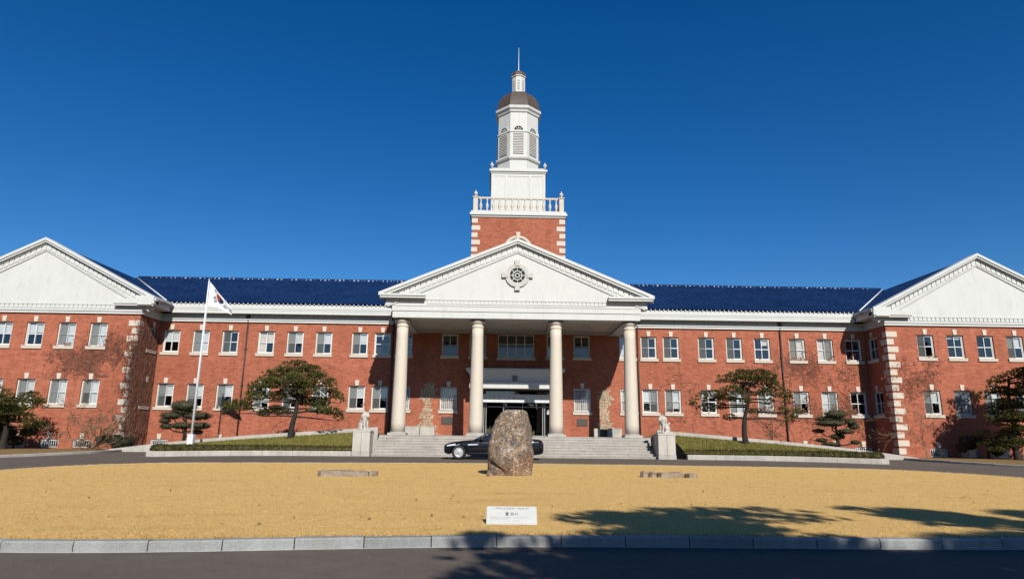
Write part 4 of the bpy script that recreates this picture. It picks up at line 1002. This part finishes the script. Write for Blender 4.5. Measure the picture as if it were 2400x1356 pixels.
def bare_shrub(label, base, stems, seed, L, depth=4, r=.03, mat=TWIG2, leaves=0, name='bare_shrub', cat='shrub'):
    rnd = random.Random(seed); t = thing(name, label, cat, base); q = MB()
    for d in stems: twigs(q, (rnd.uniform(-.1, .1), rnd.uniform(-.1, .1), -.05), d, L, depth, rnd, r)
    q.build('branches', mat, t)
    return t
bare_shrub('bare spreading shrub with many grey twigs in front of the left wing', (-26.5, 42.6, .15), [(-.25, 0, 1), (.2, .1, 1), (.45, 0, 1), (-.5, .1, 1), (.05, -.2, 1), (.6, .1, .9), (-.7, .1, .8), (.3, -.2, 1), (-.15, .2, 1), (.8, 0, .8)], 41, 1.6, 5, .042)
bare_shrub('slender bare sapling with twin stems by the right wing corner', (26.4, 43.0, .15), [(-.08, 0, 1), (.03, .05, 1)], 42, 2.3, 4, .028)
bare_shrub('thin bare bush beneath the right pine', (16.4, 42.75, 1.0), [(0, 0, 1), (-.3, 0, 1), (.35, 0, 1), (.1, .2, 1)], 43, 1.0, 4, .016)
rnd = random.Random(44); t = thing('evergreen_shrub', 'low dark evergreen shrub at the foot of the left wing corner', 'shrub', (-25.5, 43.6, .15)); q = MB()
for k in range(9): leafy(q, Vector((rnd.uniform(-.95, .95), rnd.uniform(-.3, .4), rnd.uniform(.25, .8))), rnd.uniform(.3, .5), .4, rnd.uniform(.22, .36), 220, rnd, .06)
q.build('crown', DKBUSH, t); q = MB(); q.tube([(0, 0, -.1), (.1, 0, .5)], .06, 6); q.build('trunk', BARK, t)
t = thing('evergreen_shrub', 'low dark evergreen shrub under the pine at the left edge', 'shrub', (-31.6, 42.9, .15)); q = MB()
for k in range(12): leafy(q, Vector((rnd.uniform(-1.4, 1.3), rnd.uniform(-.3, .4), rnd.uniform(.3, 1.3))), rnd.uniform(.4, .6), .45, rnd.uniform(.3, .45), 240, rnd, .06)
q.build('crown', DKBUSH, t); q = MB(); q.tube([(0, 0, -.1), (.1, 0, .7)], .07, 6); q.build('trunk', BARK, t)
t = thing('evergreen_shrub', 'low dark evergreen shrub under the pine at the right edge', 'shrub', (30.7, 43.3, .15)); q = MB()
for k in range(10): leafy(q, Vector((rnd.uniform(-1.5, 1.3), rnd.uniform(-.3, .4), rnd.uniform(.3, 1.5))), rnd.uniform(.35, .55), .4, rnd.uniform(.25, .4), 230, rnd, .06)
q.build('crown', DKBUSH, t); q = MB(); q.tube([(0, 0, -.1), (.1, 0, .7)], .07, 6); q.build('trunk', BARK, t)
# tall trees outside the frame whose shade falls into the picture
def tall(label, base, h, spread, seed, npad=26, dens=.42, low=.45):
    rnd = random.Random(seed); pads = []
    for k in range(npad):
        u = rnd.random(); z = h*(low+(1-low)*u); r = spread*(1-.75*((z/h-low)/(1-low))**1.3); a = rnd.uniform(-1, 1)
        pads.append((a*r, z, rnd.uniform(.6, 1.1), rnd.uniform(.25, .4)))
    t = pine('tall_pine', label, base, 1.0, pads, seed, [(0, -.3), (.15, h*.35), (-.1, h*.7), (.1, h*.97)], NEEDB, group='tall pines outside the view', dens=dens, tr=.26, L=.3, wd=.03, nn=8)
    for o in t.children:
        pass
    return t
tall('tall pine beside the drive shading the right wing', (33.4, 37.0, .1), 8.7, 2.9, 61, 38, 1.0, .58)
def shade_tree(label, base, h, spots, seed):
    """a tall pine given by the patches of ground its foliage shades: (x, y, height of that bough, half width, half depth)"""
    rnd = random.Random(seed); pads = []
    for gx, gy, z, rx, ry in spots: pads.append((gx+.348*z-base[0], z, rx, .22, gy-1.449*z-base[1], ry))
    pine('tall_pine', label, base, 1.0, pads, seed, [(0, -.3), (.12, h*.35), (-.1, h*.7), (.1, h*.97)], NEEDB, group='tall pines outside the view', dens=.8, tr=.24, L=.32, wd=.04, nn=8)
def spread(x0, x1, y0, y1, n, zs, seed, rr=(.35, .7)):
    r_ = random.Random(seed); return [(r_.uniform(x0, x1), r_.uniform(y0, y1), r_.uniform(*zs), r_.uniform(*rr), r_.uniform(*rr)*.8) for _ in range(n)]
shade_tree('tall pine behind the camera shading the lawn edge', (4.3, -1.9, 0), 9.4, spread(.4, 2.4, 8.6, 10.6, 16, (6.6, 9), 1)+spread(.1, 1.2, 8.4, 9.6, 6, (6, 8), 2)+[(3.0, 11.2, 8.9, .6, .25), (2.0, 11.0, 8.8, .7, .3), (-.1, 9.9, 7, .35, .2), (1.4, 10.8, 8.6, .5, .3), (3.3, 10.3, 8.4, .5, .3), (.5, 10.2, 8, .4, .2)], 71)
shade_tree('tall pine right of the camera shading the drive', (9.3, -2.0, 0), 9.6, spread(5.2, 8.6, 8.6, 11.2, 24, (6.6, 9.2), 3)+[(4.9, 11.5, 9, .5, .2), (5.6, 11.3, 9, .5, .25)], 72)
shade_tree('tall pine nearest the camera shading the kerb', (3.2, -4.0, 0), 9, spread(-.2, 2.6, 5.2, 8.5, 20, (6, 8.6), 4)+[(-1.5, 8.3, 7, .25, .3), (-1.3, 7.3, 7, .45, .2), (-1.3, 6.4, 7, .5, .2), (-.7, 6.9, 7, .5, .2), (-.5, 8.0, 7.4, .5, .25), (-1.2, 5.9, 7, .5, .2)]+spread(-.8, 2.6, 5.2, 8.2, 26, (6, 8.6), 14), 73)
shade_tree('slim tall pine in the second row behind the camera', (6.0, -4.4, 0), 9.6, spread(2.2, 5.6, 5.2, 8.4, 40, (6, 8.8), 5), 74)
shade_tree('broad tall pine in the second row behind the camera', (9.6, -4.6, 0), 9.8, spread(5.2, 9, 5, 8.6, 36, (6, 9), 6), 75)

rw = random.Random(90); q = MB()
for k in range(46):
    x = -80+3.6*k+rw.uniform(-1, 1); y = -24-rw.random()*7; h = rw.uniform(7, 11.5)
    for j in range(5): leafy(q, Vector((x+rw.uniform(-1.4, 1.4), y+rw.uniform(-1, 1), h*rw.uniform(.28, .85))), rw.uniform(1.5, 2.4), 1.8, rw.uniform(1.3, 2.2), 150, rw, .38)
    q.tube([(x, y, -.1), (x, y, h*.6)], .2, 6)
q.build('woodland', NEEDB)['kind'] = 'stuff'
# dry grass blades near the camera and fallen leaves
rb = random.Random(5); q = MB(); V = []; F = []
def in_oval(x, y):
    c = False; n = len(OI)
    for i in range(n):
        a, b = OI[i], OI[i-1]
        if (a.y > y) != (b.y > y) and x < (b.x-a.x)*(y-a.y)/(b.y-a.y)+a.x: c = not c
    return c
k = 0
while k < 120000:
    y = 7.9+19*rb.random()**1.7; x = rb.uniform(-1, 1)*(.85*y+1)-1.0
    if (y < 10.5 or y > 20 or abs(x) > 10) and not in_oval(x, y): continue
    a = rb.uniform(0, 6.28); hh = rb.uniform(.004, .015); wv = .0025+.00035*y; z = lawnz(x, y)
    c_, s_ = math.cos(a)*wv, math.sin(a)*wv; b = len(V)
    V += [(x-c_, y-s_, z-.003), (x+c_, y+s_, z-.003), (x+rb.uniform(-.03, .03), y+rb.uniform(-.03, .03), z+hh)]; F.append((b, b+1, b+2)); k += 1
for k in range(14000):      # ragged fringe leaning over the kerb
    i = rb.randrange(N); t_ = rb.random(); p_ = OI[i].lerp(OI[(i+1) % N], t_); o_ = OV[i].lerp(OV[(i+1) % N], t_)
    if p_.y > 13 and rb.random() < .6: continue
    d_ = (o_-p_).normalized(); u_ = rb.uniform(-.10, .012)*(1 if rb.random() < .8 else 2.2); x, y = p_.x+d_.x*u_, p_.y+d_.y*u_; z = .115; hh = rb.uniform(.015, .045); b = len(V); wv = .004
    V += [(x-wv, y, z-.004), (x+wv, y, z-.004), (x+d_.x*rb.uniform(0, .05)+rb.uniform(-.02, .02), y+d_.y*rb.uniform(0, .05), z+hh)]; F.append((b, b+1, b+2))
q.add(V, F); q.build('dry_grass_blades', DRY)['kind'] = 'stuff'
q = MB()
for k in range(170):
    y = 9+17*rb.random(); x = rb.uniform(-.75, .75)*y-.5
    if not in_oval(x, y): continue
    z = lawnz(x, y)+.02; a = rb.uniform(0, 6.28); s_ = rb.uniform(.018, .04); c_ = Vector((math.cos(a), math.sin(a), rb.uniform(-.3, .5)))*s_; d_ = Vector((-math.sin(a), math.cos(a), rb.uniform(-.3, .5)))*s_*.6; p = Vector((x, y, z))
    q.add([p-c_, p+d_, p+c_, p-d_], [(0, 1, 2, 3)])
q.build('fallen_leaves', simple('dead_leaf', (.16, .08, .035), .9, var=.4))['kind'] = 'stuff'

# ------------------------------------------------------------------ flagpole and flag
FX, FY = -18.86, 39.0
t = thing('flagpole', 'tall white flagpole standing on the left grass bank', 'flagpole', (FX, FY, .56))
q = MB(); q.tube([(0, 0, .1), (0, 0, 5.0), (0, 0, 9.68)], [.07, .055, .038], 10); q.build('pole', SASH, t)
q = MB(); q.box(-.17, .17, -.17, .17, -.1, .62); q.box(-.21, .21, -.21, .21, -.1, .08); q.build('base', SASH, t, bevel=.02)
q = MB(); q.ball((0, 0, 9.73), .06, .06, .06); q.build('finial', STEEL, t)
q = MB(); q.tube([(.09, -.03, 1.2), (.085, -.03, 9.6)], .008, 4); q.build('halyard', SASH, t)
ns, nt_ = 96, 64; vs = []; fs = []; mi = []
def flag_p(s, tt):
    top = Vector((1.5*s, 0, -1.62*s**1.02)); bot = Vector((1.42*s, 0, -.55*s**1.6)); d = bot.lerp(top, tt)
    y = .09*math.sin(s*7+tt*1.5)*min(1, s*3)+.16*s*math.sin(tt*3.0+s*2)
    return Vector((FX+.06+d.x, FY+y, 8.74+1.42*tt+d.z))
for i in range(ns+1):
    for j in range(nt_+1): vs.append(flag_p(i/ns, j/nt_))
def flag_col(s, tt):
    tt = tt*.5/.74 if tt < .74 else .5+(tt-.74)/.26*.5
    x, y = (s-.5)*3, (tt-.5)*2; r = math.hypot(x, y)
    if r < .5:
        a = -math.atan2(2, 3); u = x*math.cos(a)-y*math.sin(a); v = x*math.sin(a)+y*math.cos(a)
        if math.hypot(u+.25, v) < .25: return 1
        if math.hypot(u-.25, v) < .25: return 2
        return 1 if v > 0 else 2
    for cx_, cy_, bars in ((-1, 1, (1, 1, 1)), (1, -1, (0, 0, 0)), (1, 1, (0, 1, 0)), (-1, -1, (1, 0, 1))):
        th = math.atan2(cy_*2, cx_*3); u = x*math.cos(th)+y*math.sin(th)-.833; v = -x*math.sin(th)+y*math.cos(th)
        if abs(v) < .25:
            for kk, bb in enumerate(bars):
                if abs(u-(kk-1)*.125) < .042: return 3 if (bb or abs(v) > .03) else 0
    return 0
for i in range(ns):
    for j in range(nt_):
        b = i*(nt_+1)+j; fs.append((b, b+nt_+1, b+nt_+2, b+1)); mi.append(flag_col((i+.5)/ns, (j+.5)/nt_))
q = MB(); q.add(vs, fs, 0, True); q.m = mi
tag(q.build('flag', [simple('flag_white', (.78, .8, .82), .8, var=.02), simple('flag_red', (.36, .06, .03), .8), simple('flag_blue', (.012, .022, .09), .8), simple('flag_black', (.015, .015, .015), .8)]), 'white national flag with red and blue disc drooping from the pole', 'flag')

# ------------------------------------------------------------------ boulder, slabs, sign
prof = [(-.02, -.70, .60), (.10, -.685, .615), (.24, -.675, .63), (.49, -.68, .662), (.74, -.663, .671), (.99, -.646, .646), (1.24, -.612, .587), (1.41, -.579, .570), (1.58, -.503, .528), (1.745, -.403, .495), (1.87, -.32, .46), (1.925, -.2, .43), (1.95, -.05, .38)]
q = MB(); n = 56; vs = []; fs = []; dense = []
for (za, la, ra), (zb, lb, rb_) in zip(prof, prof[1:]):
    for k in range(5): t_ = k/5; dense.append((za+(zb-za)*t_, la+(lb-la)*t_, ra+(rb_-ra)*t_))
dense.append(prof[-1])
for z, l_, r_ in dense:
    c = (l_+r_)/2; hw = (r_-l_)/2; hd = .50*(1-.35*max(0, z/1.95)**2)
    for i in range(n):
        a = 2*math.pi*i/n; ca_, sa = math.cos(a), math.sin(a); e = .72
        x = c+hw*abs(ca_)**e*(1 if ca_ > 0 else -1); y = hd*abs(sa)**e*(1 if sa > 0 else -1)
        p = Vector((x, y, z)); d = noise.fractal(p*2.2+Vector((3, 1, 7)), 1, 2.0, 5)*.055+noise.fractal(p*6, .9, 2.1, 4)*.018
        ridge = .022*max(0, 1-abs(noise.noise(p*1.5+Vector((9, 2, 1))))*9); nv = Vector((ca_, sa, 0)); cl = abs((p.z-.34)+(p.x+.56)*.62)/.075 if (sa < -.1 and -.66 < p.x < -.1) else 9
        p += nv*(d-ridge-.13*max(0, 1-cl)); p.z += noise.noise(p*3)*.02*(z > 0)
        vs.append(p)
m_ = len(dense)
for k in range(m_-1):
    for i in range(n): fs.append((k*n+i, k*n+(i+1) % n, (k+1)*n+(i+1) % n, (k+1)*n+i))
top = len(vs); vs.append(Vector((.1, 0, 1.97)))
for i in range(n): fs.append(((m_-1)*n+i, (m_-1)*n+(i+1) % n, top))
q.add(vs, fs, 0, True); o = q.build('boulder', ROCK); o.location = (-.93, 19.35, lawnz(-.9, 19.3)-.03); o.scale = (.97, .97, .945)
tag(o, 'tall mottled grey and rust boulder standing on the dry lawn before the car', 'boulder')
q = MB(); q.ball((0, 0, .05), .1, .09, .10, 12, 8)
for k in range(len(q.v)): v_ = Vector(q.v[k]); q.v[k] = tuple(v_*(1+.25*noise.noise(v_*9)))
o = q.build('stone', ROCK); o.location = (-1.53, 18.72, lawnz(-1.5, 18.7)); tag(o, 'small pale stone lying at the left foot of the boulder', 'stone')
def slab(label, x0, x1, y, d, h, seed, name='stone_slab'):
    rnd = random.Random(seed); q = MB(); nx = max(4, int((x1-x0)/.07)); ny = 7; vs = []; fs = []
    rows = [(0, -.1), (0, .5), (0, 1), (.5, 1), (1, 1), (1, .5), (1, -.1)]
    for i in range(nx+1):
        x = x0+(x1-x0)*i/nx; e = min(1, 6*min(i, nx-i)/nx+.35)
        for v, w_ in rows:
            p = Vector((x, y+d*(v-.5)*e, h*w_*(.75+.25*e))); s_ = noise.fractal(p*5+Vector((seed, 0, 0)), 1, 2, 4)*.04; vs.append(p+Vector((s_*.6, s_, s_*.6)))
    r = len(rows)
    for i in range(nx):
        for j in range(r-1): fs.append((i*r+j, (i+1)*r+j, (i+1)*r+j+1, i*r+j+1))
    fs.append(tuple(range(r))[::-1]); fs.append(tuple(nx*r+j for j in range(r))); q.add(vs, fs)
    for v in range(len(q.v)): q.v[v] = (q.v[v][0], q.v[v][1], q.v[v][2]+lawnz(x0, y)-.01)
    return tag(q.build(name, SLAB), label, 'stone slab', 'low stones sunk in the lawn')
SLAB = granite_mat('slab_stone', (.33, .27, .21), s=4, stain=.9)
slab('long flat stone slab sunk in the dry lawn left of the boulder', -6.12, -4.78, 18.3, .4, .155, 3)
slab('rough short stone at the right end of the left slab', -4.80, -4.56, 18.4, .3, .14, 4)
slab('long low stone slab sunk in the dry lawn right of the boulder', 3.18, 3.92, 19.05, .4, .14, 5)
slab('square stone at the left end of the right slab, between two dark gaps', 2.93, 3.14, 19.0, .32, .15, 6)
slab('small leftmost stone of the row right of the boulder', 2.70, 2.90, 19.0, .3, .17, 7)
slab('rough dark stone ending the row on the right of the boulder', 3.95, 4.28, 19.0, .34, .12, 8)
# information sign
SGX, SGY = -1.145, 9.36; zs = lawnz(SGX, SGY)
t = thing('stone_sign', 'small white marble sign slab leaning on the dry lawn near the front kerb', 'sign', (SGX, SGY, zs)); t.rotation_euler = (R(-38), 0, 0)
q = MB(); q.box(-.348, .348, 0, .06, -.01, .28); q.build('slab', MARB, t, bevel=.008)
q = MB(); q.box(-.3, .3, .062, .2, -.05, .14); q.build('support', GRAN, t)
def text_mesh(s_, size):
    cu = bpy.data.curves.new('sign_text', 'FONT'); cu.body = s_; cu.size = size; cu.align_x = 'CENTER'; cu.extrude = .0015
    o = bpy.data.objects.new('tmp', cu); COL.objects.link(o); dg = bpy.context.evaluated_depsgraph_get()
    me = bpy.data.meshes.new_from_object(o.evaluated_get(dg)); bpy.data.objects.remove(o); me.materials.clear(); me.materials.append(INK); return me
me = text_mesh('\ub97c \ubcf4\uc2dc', .058); o = put('lettering', me, t, (0, -.003, .137)); o.rotation_euler = (R(90), 0, 0)
rs = random.Random(8); q = MB()
def scribble(x0, x1, z, h, dens=.8):
    x = x0
    while x < x1:
        wd = rs.uniform(.008, .02)
        if rs.random() < dens:
            q.box(x, x+wd*.8, -.0022, .0005, z+h*.8, z+h); q.box(x+wd*.25, x+wd*.42, -.0024, .0005, z, z+h*.8)
            if rs.random() < .6: q.box(x, x+wd*.85, -.0021, .0005, z+h*.3, z+h*.46)
        x += wd+.004
scribble(-.26, .24, .232, .022); q.build('small_lettering', INK, t)
q = MB(); INK2 = simple('faint_sign_ink', (.28, .29, .29), .7)
scribble(-.15, .2, .222, .006, .6); scribble(-.29, .28, .092, .016, .9); scribble(-.28, -.06, .078, .01, .8); scribble(-.05, .16, .05, .008, .5); q.build('fine_print', INK2, t)

# ------------------------------------------------------------------ lion statues
def ell(q, a, b, r0, r1, n=7):
    a, b = Vector(a), Vector(b)
    for i in range(n):
        t_ = i/(n-1); p = a.lerp(b, t_); r = r0+(r1-r0)*t_; q.ball(p, r, r, r, 12, 8)
def lion(loc, face, label):
    q = MB()     # local: head towards +x
    q.box(-.36, .36, -.24, .24, 0, .09)
    ell(q, (-.16, 0, .34), (.13, 0, .66), .205, .18)                    # sloping back of the seated body
    q.ball((-.15, .13, .27), .2, .11, .2); q.ball((-.15, -.13, .27), .2, .11, .2)          # thighs
    for s in (-1, 1):
        ell(q, (.18, s*.115, .62), (.22, s*.115, .14), .088, .065); q.ball((.26, s*.115, .115), .10, .068, .05)   # straight front legs and paws
        ell(q, (-.24, s*.16, .16), (.0, s*.17, .12), .075, .06); q.ball((.03, s*.17, .115), .085, .06, .045)
    ell(q, (-.3, 0, .2), (-.33, .05, .5), .045, .04); q.ball((-.34, .06, .56), .075, .075, .09)      # tail
    q.ball((.16, 0, .82), .2, .225, .22); q.ball((.1, 0, .7), .21, .23, .2)             # mane
    for k in range(12):
        a = k*math.pi/6; q.ball((.13, .22*math.cos(a), .80+.21*math.sin(a)), .07, .065, .065, 8, 6); q.ball((.02, .2*math.cos(a), .76+.2*math.sin(a)), .075, .06, .06, 8, 6)
    q.ball((.27, 0, .85), .15, .145, .155); q.ball((.38, 0, .80), .10, .10, .075); q.ball((.46, 0, .83), .03, .045, .03); q.ball((.37, 0, .73), .085, .075, .04)
    for s in (-1, 1): q.ball((.36, s*.075, .905), .045, .04, .035); q.ball((.19, s*.15, 1.0), .05, .035, .06)
    me = q.mesh('lion_statue', STONEW); o = bpy.data.objects.new('lion_statue', me); COL.objects.link(o)
    md = o.modifiers.new('r', 'REMESH'); md.mode = 'VOXEL'; md.voxel_size = .018; dg = bpy.context.evaluated_depsgraph_get()
    m2 = bpy.data.meshes.new_from_object(o.evaluated_get(dg)); o.modifiers.clear(); o.data = m2; bpy.data.meshes.remove(me)
    m2.materials.clear(); m2.materials.append(STONEW); m2.polygons.foreach_set('use_smooth', [True]*len(m2.polygons))
    for i in (0,): pass
    for v in m2.vertices:
        p = v.co; d = noise.fractal(p*16, 1, 2, 2)*.008*(1.6 if p.z > .55 and p.x < .25 else .4); v.co = p+v.normal*d
    o.location = loc; o.rotation_euler = (0, 0, face); o.scale = (.92, .92, .98); return tag(o, label, 'statue', 'lion statues')
lion(lions[0][:3], R(-38), 'seated pale stone lion on the left pedestal, looking towards the steps on its right')
lion(lions[1][:3], R(180+30), 'seated pale stone lion on the right pedestal, looking left towards the steps')

# ------------------------------------------------------------------ black saloon car
PAINT = simple('black_car_paint', (.004, .0045, .007), .2, var=.05, spec=.35, coat=.45); CHR = simple('chrome', (.75, .76, .78), .12, metal=1, var=.02)
RIM = simple('silver_rim', (.55, .56, .57), .45, metal=.6, var=.03); CGL = simple('dark_car_glass', (.012, .014, .018), .05, spec=.8, coat=.6); TYRE = simple('tyre_rubber', (.02, .02, .02), .85); LAMP = simple('lamp_lens', (.7, .73, .76), .1, spec=.8, coat=1); RED = simple('tail_lamp', (.10, .008, .008), .15, coat=1)
CX0, CYC = -4.12, 36.42; CZ = gz(0, 36)
car = thing('black_saloon', 'glossy black saloon car parked before the steps, half hidden by the boulder', 'car', (CX0, CYC, CZ))
LW = 5.28; HWD = .95
# side outline of the body below the glass: x -> (bottom, shoulder/bonnet height, half width)
ST = [(0, .42, .66, .62), (.06, .33, .76, .72), (.2, .27, .82, .82), (.5, .24, .88, .90), (.9, .22, .935, .935), (1.4, .22, .985, .95), (1.75, .22, 1.01, .95), (2.3, .22, 1.015, .95), (3.0, .22, 1.02, .95), (3.7, .22, 1.035, .95), (4.2, .23, 1.05, .945), (4.7, .25, 1.06, .92), (5.05, .28, 1.05, .86), (5.22, .34, .98, .76), (5.28, .45, .85, .66)]
def st_at(x):
    for a, b in zip(ST, ST[1:]):
        if x <= b[0]: t_ = (x-a[0])/(b[0]-a[0]); return [a[i]+(b[i]-a[i])*t_ for i in range(1, 4)]
    return ST[-1][1:]
WHX = (.80, 4.0); WR = .37
q = MB(); xs = sorted({0, .03, .06, .12, .2, *[.05*i+.25 for i in range(101)], 5.28, 5.25}); xs = [x for x in xs if x <= 5.28]; vs = []; fs = []
for x in xs:
    zb, zt_, hw = st_at(x); arch = 0
    for wx in WHX:
        if abs(x-wx) < .43: arch = max(arch, .36+math.sqrt(.43**2-(x-wx)**2))
    zlo = max(zb, arch) if arch else zb
    sec = []
    for k, (f_, wf) in enumerate(((0, .93), (.12, .985), (.45, 1.0), (.72, .985), (.86, .965), (.95, .92), (1.0, .80), (1.02, .35))):
        z = zb+(zt_-zb)*f_; z = max(z, zlo) if f_ < .9 else z
        sec.append((hw*wf, z))
    for y, z in sec: vs.append((x, -y, z))
    for y, z in sec[::-1]: vs.append((x, y, z))
k = 16
for i in range(len(xs)-1):
    for j in range(k-1): fs.append((i*k+j, i*k+j+1, (i+1)*k+j+1, (i+1)*k+j)[::-1])
fs.append(tuple(range(k))); fs.append(tuple((len(xs)-1)*k+j for j in range(k))[::-1])
q.add(vs, fs, 0, True); q.build('body', PAINT, car)
# cabin: roof and glasshouse
RF = [(1.55, 1.0, .80), (2.35, 1.40, .64), (2.75, 1.475, .61), (3.3, 1.49, .60), (3.8, 1.44, .60), (4.25, 1.30, .62), (4.75, 1.06, .72)]
vs = []; fs = []
pts = catmull([(a, b) for a, b, c in RF], 5, False); hwv = catmull([(a, c) for a, b, c in RF], 5, False)
for p, h in zip(pts, hwv):
    z0 = st_at(p.x)[1]-.03
    for f_ in (0, .5, .85, .97): vs.append((p.x, -(.84+(h.y-.84)*f_**1.3), z0+(p.y-z0)*f_))
    vs += [(p.x, -h.y*.8, p.y), (p.x, 0, p.y+.015), (p.x, h.y*.8, p.y)]
    for f_ in (.97, .85, .5, 0): vs.append((p.x, (.84+(h.y-.84)*f_**1.3), z0+(p.y-z0)*f_))
k = 11
for i in range(len(pts)-1):
    for j in range(k-1): fs.append((i*k+j, i*k+j+1, (i+1)*k+j+1, (i+1)*k+j)[::-1])
q = MB(); q.add(vs, fs, 0, True); q.build('cabin_roof', PAINT, car)
def side_y(x, z, off=.012):
    h = min(zip(pts, hwv), key=lambda a: abs(a[0].x-x)); z0 = st_at(x)[1]-.03; f_ = max(0, min(1, (z-z0)/max(.02, h[0].y-z0))); return (.84+(h[1].y-.84)*f_**1.3)+off
def roofz(x): return min(pts, key=lambda p: abs(p.x-x)).y
for s in (-1, 1):
    for nm, xa, xb in (('side_window', 1.98, 2.95), ('side_window', 3.02, 3.82), ('quarter_window', 3.88, 4.3)):
        q = MB(); vs = []; n = 12
        for i in range(n+1):
            x = xa+(xb-xa)*i/n; zt_ = max(st_at(x)[1]+.03, roofz(x)-.10)
            for z in (st_at(x)[1]+.02, (st_at(x)[1]+.02+zt_)/2, zt_): vs.append((x, s*side_y(x, z), z))
        fs = []
        for i in range(n):
            for j in range(2):
                f = (i*3+j, i*3+3+j, i*3+4+j, i*3+1+j); fs.append(f if s < 0 else f[::-1])
        q.add(vs, fs, 0, True); q.build(nm, CGL, car)
    q = MB(); q.tube([(x, s*side_y(x, max(st_at(x)[1]+.03, roofz(x)-.075), .016), max(st_at(x)[1]+.03, roofz(x)-.075)) for x in [1.72+.1*i for i in range(28)]], .014, 5); q.build('window_trim', CHR, car)
    q = MB(); q.tube([(x, s*(st_at(x)[2]*.99+.006), .33) for x in (1.32, 2.4, 3.5)], .017, 5); q.build('sill_trim', CHR, car)
    for xx in (2.75, 3.7): q = MB(); q.tube([(xx-.12, s*.955, .86), (xx+.12, s*.955, .87)], .016, 6); q.build('door_handle', CHR, car)
    q = MB(); q.ball((2.0, s*1.06, 1.07), .10, .12, .075); q.build('wing_mirror', PAINT, car)
    q = MB(); vs = []
    for x in (.16, .3, .45, .62): 
        b_ = st_at(x); vs += [(x, s*(b_[2]*.985+.012), b_[0]+(b_[1]-b_[0])*.74), (x, s*(b_[2]*.965+.012), b_[0]+(b_[1]-b_[0])*.86)]
    fs = [(2*i, 2*i+2, 2*i+3, 2*i+1) for i in range(3)]; q.add(vs, fs if s < 0 else [f[::-1] for f in fs]); q.build('headlight', LAMP, car)
    q = MB(); vs = []
    for x in (1.28, 1.5, 1.8): 
        b_ = st_at(x); vs += [(x, s*(b_[2]*.99+.01), b_[0]+(b_[1]-b_[0])*.68), (x, s*(b_[2]*.985+.01), b_[0]+(b_[1]-b_[0])*.75-.03*(x-1.28))]
    q.add(vs, [(0, 2, 3, 1), (2, 4, 5, 3)] if s < 0 else [(1, 3, 2, 0), (3, 5, 4, 2)]); q.build('fender_vent', LAMP, car)  # chrome fender vent, its bright streak given by the pale lens colour
    q = MB(); q.box(5.12, 5.24, s*.62-.16, s*.62+.16, .80, .92); q.build('tail_light', RED, car)
    for wx in WHX:
        wh = thing_wheel = bpy.data.objects.new('wheel', None); 
        q = MB(); prof_ = [(.25, -.11), (.33, -.115), (.36, -.09), (WR, -.05), (WR, .05), (.36, .09), (.33, .115), (.25, .11)]
        q.lathe(prof_, n=32, cap=False)
        ty = q.mesh('tyre', TYRE); wo = put('wheel', ty, car, (wx, s*.83, WR), 0); wo.rotation_euler = (R(90), 0, 0)
        rm = MB(); rm.lathe([(.275, .02), (.285, .10), (.26, .105), (.25, .06), (.05, .055), (.05, .09), (.001, .09)], n=32, cap=False)
        for a in range(12):
            t_ = a*math.pi/6; c_, s_ = math.cos(t_), math.sin(t_); w_ = .024
            rm.add([(c_*.05-s_*w_, s_*.05+c_*w_, .105), (c_*.05+s_*w_, s_*.05-c_*w_, .105), (c_*.27+s_*w_, s_*.27-c_*w_, .09), (c_*.27-s_*w_, s_*.27+c_*w_, .09), (c_*.05-s_*w_, s_*.05+c_*w_, .06), (c_*.05+s_*w_, s_*.05-c_*w_, .06), (c_*.27+s_*w_, s_*.27-c_*w_, .06), (c_*.27-s_*w_, s_*.27+c_*w_, .06)], [(0, 1, 2, 3), (0, 3, 7, 4), (1, 5, 6, 2)])
        r2 = put('rim', rm.mesh('rim', RIM), wo); 
        if s > 0: r2.rotation_euler = (R(180), 0, 0)
        dk = MB(); dk.lathe([(.27, .0), (.27, .03)], n=24); put('brake_disc', dk.mesh('brake_disc', BLACK), wo)
        bpy.data.objects.remove(wh)
q = MB(); vs = []
for i in range(7):
    x = 1.62+.12*i; 
    for yy in (-.62, -.3, 0, .3, .62): vs.append((x, yy, roofz(x)+.018-.02*(abs(yy) > .5)))
q.add(vs, [(i*5+j, i*5+j+1, i*5+6+j, i*5+5+j)[::-1] for i in range(6) for j in range(4)], 0, True); q.build('windscreen', CGL, car)
q = MB()
for xx in (1.86, 2.98, 3.86): q.tube([(xx, -(st_at(xx)[2]*1.0+.001), .45), (xx, -(st_at(xx)[2]*.99+.002), .7), (xx, -(st_at(xx)[2]*.96+.003), .96)], .006, 4)
q.build('door_seam', BLACK, car)
q = MB(); q.box(-.015, .03, -.42, .42, .42, .72)
for k in range(5): q.box(-.025, -.014, -.4, .4, .46+.055*k, .475+.055*k)
q.build('grille', CHR, car)
